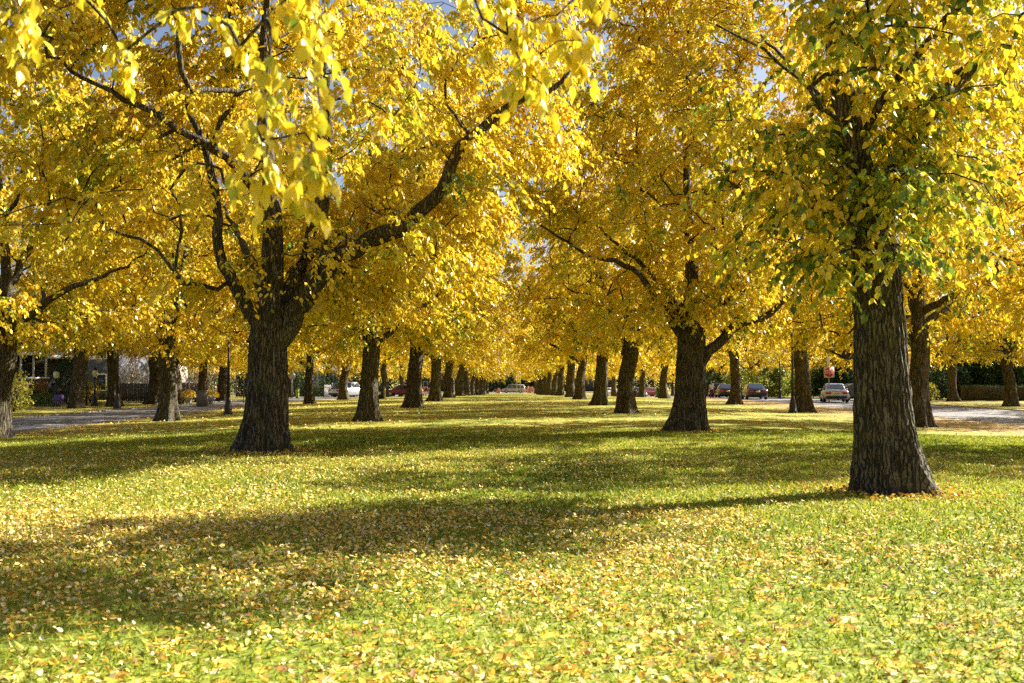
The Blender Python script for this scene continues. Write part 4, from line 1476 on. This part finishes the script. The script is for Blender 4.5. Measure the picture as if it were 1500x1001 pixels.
def prism(mb, pts, y0, y1):
    n = len(pts)
    V = [(x, y0, z) for x, z in pts] + [(x, y1, z) for x, z in pts]
    F = [(i, i + n, (i + 1) % n + n, (i + 1) % n) for i in range(n)]
    F += [(0, i, i + 1) for i in range(1, n - 1)] + [(n, n + i + 1, n + i) for i in range(1, n - 1)]
    mb.add(V, F)
    return mb


SX, SY = wx(1214, 76), 76.0
st = thing('stop_sign', 'red octagonal STOP sign on a pale square above the silver sedan', 'sign', (SX, SY, g(SX, SY)), math.radians(4))
MB().box((0, 0.03, 1.75), (0.06, 0.05, 3.6)).build('post', M_GREYMETAL, st)
cz = 2.32
MB().box((0, -0.01, cz), (0.8, 0.012, 0.8), bev=0).build('backing_plate', plain('pale sign border', (0.75, 0.6, 0.5), 0.5), st)
mb = MB()
prism(mb, [(x, z + cz) for x, z in octagon(0.385)], -0.034, -0.018)
pl_ = mb.build('octagon_plate', M_STOPRED, st)
cu = bpy.data.curves.new('lettering', 'FONT')
cu.body = 'STOP'
cu.size = 0.33
cu.align_x = 'CENTER'
cu.align_y = 'CENTER'
cu.extrude = 0.003
tmp = bpy.data.objects.new('tmp', cu)
COL.objects.link(tmp)
bpy.context.view_layer.update()
tm = bpy.data.meshes.new_from_object(tmp.evaluated_get(bpy.context.evaluated_depsgraph_get()))
bpy.data.objects.remove(tmp)
tm.materials.clear()
tm.materials.append(M_WHITE)
link('lettering', tm, pl_, (0, -0.04, cz), (math.radians(90), 0, 0), (0.88, 1.25, 1))
MB().box((-0.03, -0.01, 3.2), (0.2, 0.012, 0.62)).build('name_plate', M_WHITE, st)

bs = thing('stop_sign', 'pale octagonal sign seen from behind on a thin post, left side street', 'sign', (wx(428, 100), 100, g(wx(428, 100), 100)), math.radians(-6))
MB().box((0, -0.03, 1.35), (0.06, 0.05, 2.8)).build('post', M_GREYMETAL, bs)
mb = MB()
prism(mb, [(x, z + 2.25) for x, z in octagon(0.38)], 0.0, 0.012)
mb.build('octagon_plate', M_SIGNBACK, bs)
gb = thing('utility_pedestal', 'small lime green utility box beside the pale sign post', 'utility box', (wx(436, 100), 100, g(wx(436, 100), 100)))
MB().box((0, 0, 0.45), (0.32, 0.25, 0.9), bev=0.03).build('cabinet', plain('lime green plastic', (0.32, 0.42, 0.05), 0.5), gb)
MB().box((0, 0, 0.93), (0.36, 0.29, 0.06)).build('lid', plain('dull green plastic', (0.2, 0.28, 0.05), 0.5), gb)

ub = thing('utility_cabinet', 'grey brown utility cabinet on the verge between flower pots', 'utility box', (wx(297, 66), 66, g(wx(297, 66), 66)), 0.1)
M_UB = plain('grey brown cabinet', (0.16, 0.13, 0.11), 0.6)
MB().box((0, 0, 0.5), (0.68, 0.5, 0.96), bev=0.03).build('cabinet', M_UB, ub)
MB().box((0, 0, 1.0), (0.74, 0.56, 0.06), bev=0.01).build('lid', M_UB, ub)
dk = thing('utility_cabinet', 'black utility cabinet with a white label behind the second left trunk', 'utility box', (wx(553, 84), 84, g(wx(553, 84), 84)), 0.05)
MB().box((0, 0, 0.42), (1.1, 0.7, 0.84), bev=0.04).build('cabinet', M_TRIM, dk)
MB().box((0, 0, 0.87), (1.16, 0.76, 0.08), bev=0.02).build('lid', M_TRIM, dk)
MB().box((0.2, -0.36, 0.5), (0.26, 0.02, 0.22)).build('label_plate', M_WHITE, dk)
bol = thing('marker_post', 'short pale marker post beside the black cabinet', 'post', (wx(564, 83), 83, g(wx(564, 83), 83)))
MB().lathe([(0.08, -0.05), (0.08, 0.95), (0.05, 1.0)], n=10).build('shaft', M_CONC, bol)
MB().lathe([(0.085, 0.7), (0.085, 0.8)], n=10).build('band', M_PLATE, bol)
ps = thing('yard_sign', 'small purple lawn sign under the brick house porch', 'sign', (wx(87, 63), 63, g(wx(87, 63), 63)), 0.08)
MB().box((0, 0, 0.62), (0.62, 0.012, 0.42)).build('panel', plain('purple print', (0.10, 0.06, 0.28), 0.6), ps)
for sx in (-1, 1):
    MB().tube([(sx * 0.2, 0.015, -0.1), (sx * 0.2, 0.015, 0.75)], 0.006, 5).build('stake', M_GREYMETAL, ps)
ps2 = thing('yard_sign', 'small pale mauve sign below the right flower pot', 'sign', (wx(311, 69), 69, g(wx(311, 69), 69)), 0.02)
MB().box((0, 0, 0.42), (0.5, 0.012, 0.3)).build('panel', plain('mauve print', (0.36, 0.3, 0.4), 0.6), ps2)
for sx in (-1, 1):
    MB().tube([(sx * 0.17, 0.015, -0.1), (sx * 0.17, 0.015, 0.5)], 0.006, 5).build('stake', M_GREYMETAL, ps2)
for k, (px, lab) in enumerate([(277, 'pot of yellow flowers left of the grey brown cabinet'), (310, 'pot of yellow flowers right of the grey brown cabinet')]):
    X, Y = wx(px, 72), 72
    f = thing('flower_pot', lab, 'flower pot', (X, Y, g(X, Y)), 0, 'pots of yellow flowers')
    MB().lathe([(0.16, 0.0), (0.18, 0.05), (0.26, 0.42), (0.29, 0.44), (0.29, 0.5), (0.24, 0.5)], n=14).build('pot', M_CONC, f, True)

    def smp(rng, n):
        v = norm(rng.normal(0, 1, (n, 3))) * rng.uniform(0.7, 1, (n, 1))
        v[:, 2] = np.abs(v[:, 2])
        return v * np.array([0.6, 0.6, 0.55]) + np.array([0, 0, 0.5])
    link('flowers', leaf_cloud('flowers', 900, smp, (0.05, 0.1), M_MUM, 5 + k, (0.0, 1.0)), f, kind='stuff')
gb2 = thing('wheelie_bin', 'dark green wheeled bin beside a thin trunk on the right', 'bin', (wx(965, 112), 112, g(wx(965, 112), 112)), 0.2)
M_BIN = plain('green bin plastic', (0.015, 0.08, 0.035), 0.45)
mb = MB()
mb.box((0, 0, 0.5), (0.5, 0.6, 0.95))
mb.build('tub', M_BIN, gb2)
MB().box((0, 0.02, 1.02), (0.6, 0.7, 0.08), bev=0.02).build('lid', M_BIN, gb2)
for sx in (-1, 1):
    MB().tube([(sx * 0.27, 0.25, 0.1), (sx * 0.33, 0.25, 0.1)], 0.1, 12).build('wheel', M_TYRE, gb2)
for k, (px, Z, h) in enumerate([(757, 203, 4.5), (762, 204, 5.5)]):
    f = thing('pole', ['thin pale pole before the silver van, left one', 'thin pale pole before the silver van, right and taller one'][k], 'pole', (wx(px, Z), Z, g(wx(px, Z), Z)), 0, 'poles at the avenue end')
    MB().lathe([(0.07, -0.1), (0.06, h)], n=8).build('shaft', M_GREYMETAL, f)
    MB().lathe([(0.09, h), (0.06, h + 0.12)], n=8).build('cap', M_GREYMETAL, f)
tg = thing('sapling', 'thin staked sapling across the left road right of the lamp post', 'sapling', (wx(357, 75), 75, g(wx(357, 75), 75)))
MB().tube([(0, 0, -0.1), (0.03, 0, 1.2), (0, 0, 2.6)], [0.04, 0.03, 0.015], 6).build('trunk', M_TWIG, tg)


def smp(rng, n):
    v = norm(rng.normal(0, 1, (n, 3))) * rng.uniform(0.3, 1, (n, 1))
    return v * np.array([0.9, 0.9, 1.1]) + np.array([0, 0, 3.0])


link('crown', leaf_cloud('crown', 900, smp, (0.09, 0.16), M_LEAF, 9, (0.4, 0.8)), tg, kind='stuff')

# ------------------------------------------------------------------ cars
def car(name, label, X, Y, rz, paint, kind='sedan', cat='car', group='cars parked along the streets'):
    """nose towards +y of the car"""
    root = thing(name, label, cat, (X, Y, g(X, Y) + 0.012), rz, group)
    if kind == 'sedan':
        L, Wd, H, belt, hood, deck = 4.7, 1.84, 1.46, 0.92, 0.86, 0.98
        roof = [(-1.55, belt + 0.05), (-0.75, H - 0.03), (-0.1, H), (0.35, H - 0.04), (1.15, belt)]
    elif kind == 'suv':
        L, Wd, H, belt, hood, deck = 4.6, 1.9, 1.7, 1.05, 1.02, 1.08
        roof = [(-2.2, belt + 0.05), (-1.85, H - 0.05), (-0.3, H), (0.3, H - 0.04), (1.05, belt)]
    elif kind == 'van':
        L, Wd, H, belt, hood, deck = 5.0, 1.95, 1.8, 1.05, 1.0, 1.1
        roof = [(-2.4, belt + 0.05), (-2.2, H - 0.05), (-0.3, H), (0.9, H - 0.1), (1.6, belt)]
    else:
        L, Wd, H, belt, hood, deck = 5.4, 1.98, 1.82, 1.1, 1.1, 1.08
        roof = [(-0.5, belt + 0.02), (-0.35, H - 0.03), (0.3, H), (0.7, H - 0.04), (1.35, belt)]
    hw = Wd / 2
    # lower body: stations along the length
    stn = [(-L / 2, 0.42, deck - 0.18, hw * 0.86), (-L / 2 + 0.08, 0.3, deck - 0.05, hw * 0.93), (-L / 2 + 0.45, 0.24, deck, hw * 0.985), (-1.3, 0.22, belt + 0.02, hw), (0, 0.22, belt, hw),
           (1.1, 0.22, belt - 0.02, hw), (L / 2 - 0.7, 0.23, hood - 0.06, hw * 0.98), (L / 2 - 0.2, 0.28, hood - 0.17, hw * 0.9), (L / 2, 0.4, hood - 0.32, hw * 0.78)]
    V, F = [], []
    for y, z0, z1, w in stn:
        sec = [(-w * 0.9, z0), (-w * 0.985, z0 + 0.12), (-w, z0 + (z1 - z0) * 0.5), (-w * 0.97, z1 - 0.1), (-w * 0.88, z1 - 0.015), (0, z1 + 0.025), (w * 0.88, z1 - 0.015), (w * 0.97, z1 - 0.1), (w, z0 + (z1 - z0) * 0.5), (w * 0.985, z0 + 0.12), (w * 0.9, z0)]
        V += [(x, y, z) for x, z in sec]
    m = 11
    for s in range(len(stn) - 1):
        for q in range(m):
            F.append((s * m + q, s * m + (q + 1) % m, (s + 1) * m + (q + 1) % m, (s + 1) * m + q))
    for s, rev in ((0, False), (len(stn) - 1, True)):
        for q in range(1, m - 1):
            t = (s * m, s * m + q, s * m + q + 1)
            F.append(t[::-1] if not rev else t)
    mb = MB()
    mb.add(V, F)
    # painted cabin shell
    V, F = [], []
    for y, z in roof:
        top = z > belt + 0.2
        w = hw * (0.70 if top else 0.84)
        V += [(-hw * 0.9, y, belt - 0.05), (-w - (0.0 if not top else 0.05), y, (belt + z) / 2 if top else z - 0.03), (-w * 0.97, y, z - 0.04), (-w * 0.8, y, z), (w * 0.8, y, z), (w * 0.97, y, z - 0.04), (w + (0.0 if not top else 0.05), y, (belt + z) / 2 if top else z - 0.03), (hw * 0.9, y, belt - 0.05)]
    for s in range(len(roof) - 1):
        for q in range(7):
            F.append((s * 8 + q, s * 8 + q + 1, (s + 1) * 8 + q + 1, (s + 1) * 8 + q))
    mb.add(V, F)
    mb.build('body', paint, root, True)
    # glass: rear, front and side windows, slightly proud of the shell
    def pane(nm, q):
        link(nm, mesh(nm, np.array(q), np.array([[0, 1, 2, 3]]), M_CARGLASS), root)
    r0_, r1_, r3_, r4_ = roof[0], roof[1], roof[3], roof[4]
    def lerp(a, b, t):
        return (a[0] + (b[0] - a[0]) * t, a[1] + (b[1] - a[1]) * t)
    a, b = lerp(r0_, r1_, 0.12), lerp(r0_, r1_, 0.86)
    e = 0.02
    pane('rear_window', [(-hw * 0.70, a[0] - e, a[1] + e), (hw * 0.70, a[0] - e, a[1] + e), (hw * 0.6, b[0] - e, b[1] + e), (-hw * 0.6, b[0] - e, b[1] + e)])
    a, b = lerp(r4_, r3_, 0.1), lerp(r4_, r3_, 0.9)
    pane('windscreen', [(hw * 0.74, a[0] + e, a[1] + e), (-hw * 0.74, a[0] + e, a[1] + e), (-hw * 0.6, b[0] + e, b[1] + e), (hw * 0.6, b[0] + e, b[1] + e)])
    yb0, yb1 = roof[0][0] + 0.25, roof[1][0] + 0.1
    yf0, yf1 = roof[4][0] - 0.15, roof[3][0] - 0.02
    ym = (yb1 + yf1) / 2 - 0.05
    for sx in (-1, 1):
        xo, xi = hw * 0.905, hw * 0.765
        zt = H - 0.13
        zl = belt + 0.04
        for nm, (ya, yb_, yc, yd) in (('side_window', (yb0, ym - 0.04, ym - 0.04, yb1)), ('side_window', (ym + 0.04, yf0 - 0.1, yf1, ym + 0.04))):
            q = [(sx * xo, ya, zl), (sx * xo, yb_, zl), (sx * xi, yc, zt), (sx * xi, yd, zt)]
            pane(nm, q if sx > 0 else q[::-1])
    # wheels
    for sx in (-1, 1):
        for y in (-L * 0.29, L * 0.30):
            r = 0.33 if kind == 'sedan' else 0.37
            w = MB().tube([(sx * (hw - 0.2), y, r), (sx * (hw - 0.16), y, r), (sx * (hw - 0.02), y, r), (sx * (hw + 0.012), y, r)], [r * 0.9, r, r, r * 0.92], 18).build('wheel', M_TYRE, root)
            MB().tube([(sx * (hw + 0.0), y, r), (sx * (hw + 0.022), y, r)], [r * 0.66, r * 0.62], 14).build('rim', M_RIM, w)
    # lamps, plate, mirrors, bumpers
    for sx in (-1, 1):
        MB().box((sx * hw * 0.66, -L / 2 + 0.02, deck - 0.24), (0.42, 0.12, 0.15), bev=0.03).build('tail_lamp', M_TAIL, root)
        MB().box((sx * hw * 0.62, L / 2 - 0.1, hood - 0.3), (0.4, 0.14, 0.13), bev=0.03).build('headlamp', M_HEAD, root)
        MB().box((sx * (hw + 0.06), 0.85, belt + 0.06), (0.2, 0.1, 0.14), bev=0.03).build('mirror', paint, root)
    MB().box((0, -L / 2 - 0.01, 0.74 if kind == 'sedan' else 0.8), (0.34, 0.03, 0.16)).build('licence_plate', M_PLATE, root)
    MB().box((0, -L / 2 - 0.01, 0.43), (Wd * 0.82, 0.1, 0.16), bev=0.04).build('bumper', M_TRIM, root)
    MB().box((0, L / 2 - 0.03, 0.42), (Wd * 0.74, 0.12, 0.16), bev=0.04).build('bumper', M_TRIM, root)
    MB().box((0, L / 2 - 0.02, 0.56), (0.8, 0.06, 0.1), bev=0.02).build('grille', M_TRIM, root)
    if kind == 'pickup':
        MB().box((0, -1.65, belt + 0.0), (Wd * 0.78, 1.9, 0.06)).build('cargo_bed', M_TRIM, root)
    return root


P_BLACK = plain('black car paint', (0.012, 0.013, 0.018), 0.18, 0.2, noise=0, spec=0.7)
P_NAVY = plain('navy car paint', (0.02, 0.03, 0.07), 0.2, 0.2, noise=0, spec=0.7)
P_SILVER = plain('silver car paint', (0.46, 0.46, 0.47), 0.28, 0.5, noise=0)
P_WHITE = plain('white car paint', (0.74, 0.75, 0.76), 0.25, noise=0)
P_RED = plain('dark red car paint', (0.22, 0.025, 0.02), 0.2, 0.1, noise=0, spec=0.7)
P_BLUE = plain('blue car paint', (0.05, 0.07, 0.2), 0.22, 0.2, noise=0)
car('parked_car', 'dark navy sedan seen from behind, right of a trunk by the right road', wx(1104, 91), 91, math.radians(-5), P_NAVY, 'sedan')
car('parked_car', 'black sedan seen from behind, left of the trunk on the right road', wx(1062, 107), 107, math.radians(-5), P_BLACK, 'sedan')
car('parked_car', 'black tall car behind the person in white on the right road', wx(1051, 121), 121, math.radians(-4), P_BLACK, 'suv')
car('parked_car', 'silver sedan seen from behind under the STOP sign', wx(1221, 77.5), 77.5, math.radians(-13), P_SILVER, 'sedan')
car('parked_car', 'blue car mostly hidden behind the nearest right trunk', wx(1255, 86), 86, math.radians(-80), P_BLUE, 'sedan')
car('parked_car', 'white car furthest left of the three distant cars on the right', wx(929, 172), 172, math.radians(-40), P_WHITE, 'sedan')
car('parked_car', 'silver car between the white and the red distant cars on the right', wx(940, 166), 166, math.radians(-50), P_SILVER, 'sedan')
car('parked_car', 'rusty red car in front of the distant silver car on the right', wx(951, 160), 160, math.radians(-60), P_RED, 'sedan')
car('pickup_truck', 'silver pickup behind a trunk on the left side street', wx(512, 121), 121, math.radians(-35), P_SILVER, 'pickup', 'pickup truck')
car('parked_car', 'dark car between the silver pickup and the second left trunk', wx(531, 132), 132, math.radians(-30), P_BLACK, 'suv')
car('parked_car', 'dark red car seen side on behind the third left trunk', wx(590, 120), 120.5, math.radians(84), P_RED, 'sedan')
car('parked_car', 'white car between trunks of the left avenue row', wx(699, 208), 209, math.radians(90), P_WHITE, 'suv')
car('parked_van', 'silver van seen side on across the end of the avenue', wx(752, 210), 210.5, math.radians(90), P_SILVER, 'van', 'van')
car('parked_car', 'white car glimpsed between two trunks right of the avenue', wx(892, 196), 196, math.radians(-60), P_WHITE, 'sedan')

# ------------------------------------------------------------------ the person by the cars
def skin(name, verts, edges, radii, mat, parent, rootv=0, sub=2):
    me = bpy.data.meshes.new(name)
    me.from_pydata(verts, edges, [])
    o = link(name, me, parent)
    md = o.modifiers.new('skin', 'SKIN')
    md.use_smooth_shade = True
    for i, r in enumerate(radii):
        sv = me.skin_vertices[0].data[i]
        sv.radius = r if isinstance(r, tuple) else (r, r)
        sv.use_root = i == rootv
    md2 = o.modifiers.new('sub', 'SUBSURF')
    md2.levels = md2.render_levels = sub
    bpy.context.view_layer.update()
    ev = o.evaluated_get(bpy.context.evaluated_depsgraph_get())
    nm = bpy.data.meshes.new_from_object(ev)
    o.modifiers.clear()
    o.data = nm
    nm.materials.clear()
    nm.materials.append(mat)
    return o


PX_, PY_ = wx(1042, 111), 111
pr = thing('person', 'person in white shirt and black trousers standing beside the black cars', 'person', (PX_, PY_, g(PX_, PY_) + 0.008), math.radians(20))
M_SKIN = plain('skin', (0.5, 0.3, 0.21), 0.6)
M_SHIRT = plain('white shirt', (0.75, 0.75, 0.78), 0.8)
M_TROUSER = plain('black trousers', (0.012, 0.012, 0.014), 0.8)
M_HAIR = plain('grey hair', (0.35, 0.3, 0.24), 0.8)
jb = [(0, 0, 0.95), (0, 0.01, 1.15), (0, 0.0, 1.38), (0, 0.02, 1.5), (0, 0.05, 1.62), (0, 0.05, 1.72),
      (-0.19, 0, 1.41), (-0.26, 0.06, 1.15), (-0.2, 0.26, 1.02), (-0.18, 0.34, 1.0), (0.19, 0, 1.41), (0.25, -0.02, 1.14), (0.26, 0.08, 0.9), (0.25, 0.1, 0.82),
      (-0.09, 0, 0.9), (-0.1, 0.05, 0.5), (-0.1, 0.0, 0.09), (-0.11, 0.13, 0.04), (0.09, 0, 0.9), (0.12, 0.0, 0.5), (0.13, -0.06, 0.09), (0.14, 0.07, 0.04)]
ed = [(0, 1), (1, 2), (2, 3), (3, 4), (4, 5), (2, 6), (6, 7), (7, 8), (8, 9), (2, 10), (10, 11), (11, 12), (12, 13), (0, 14), (14, 15), (15, 16), (16, 17), (0, 18), (18, 19), (19, 20), (20, 21)]
rd = [(0.14, 0.1), (0.13, 0.09), (0.16, 0.1), 0.05, (0.08, 0.1), (0.07, 0.08), 0.055, 0.042, 0.035, 0.04, 0.055, 0.042, 0.035, 0.04, 0.085, 0.058, 0.042, 0.045, 0.085, 0.058, 0.042, 0.045]
skin('body', jb, ed, rd, M_SKIN, pr)
skin('shirt', [(0, 0, 0.9), (0, 0.01, 1.15), (0, 0, 1.38), (0, 0.01, 1.45), (-0.19, 0, 1.41), (-0.26, 0.06, 1.15), (0.19, 0, 1.41), (0.25, -0.02, 1.14)],
     [(0, 1), (1, 2), (2, 3), (2, 4), (4, 5), (2, 6), (6, 7)], [(0.17, 0.13), (0.155, 0.115), (0.18, 0.12), 0.075, 0.075, 0.065, 0.075, 0.065], M_SHIRT, pr)
skin('trousers', [(0, 0, 0.96), (-0.09, 0, 0.88), (-0.1, 0.05, 0.5), (-0.1, 0.0, 0.1), (0.09, 0, 0.88), (0.12, 0, 0.5), (0.13, -0.06, 0.1)],
     [(0, 1), (1, 2), (2, 3), (0, 4), (4, 5), (5, 6)], [(0.16, 0.12), 0.105, 0.078, 0.06, 0.105, 0.078, 0.06], M_TROUSER, pr)
MB().lathe([(0.05, 1.62), (0.1, 1.66), (0.11, 1.74), (0.08, 1.81), (0.02, 1.84)], (0, 0.035, 0), 12).build('hair', M_HAIR, pr, True)
for sx, y in ((-0.11, 0.05), (0.14, -0.01)):
    MB().box((sx, y + 0.02, 0.045), (0.1, 0.28, 0.09), bev=0.03).build('shoe', M_TRIM, pr)
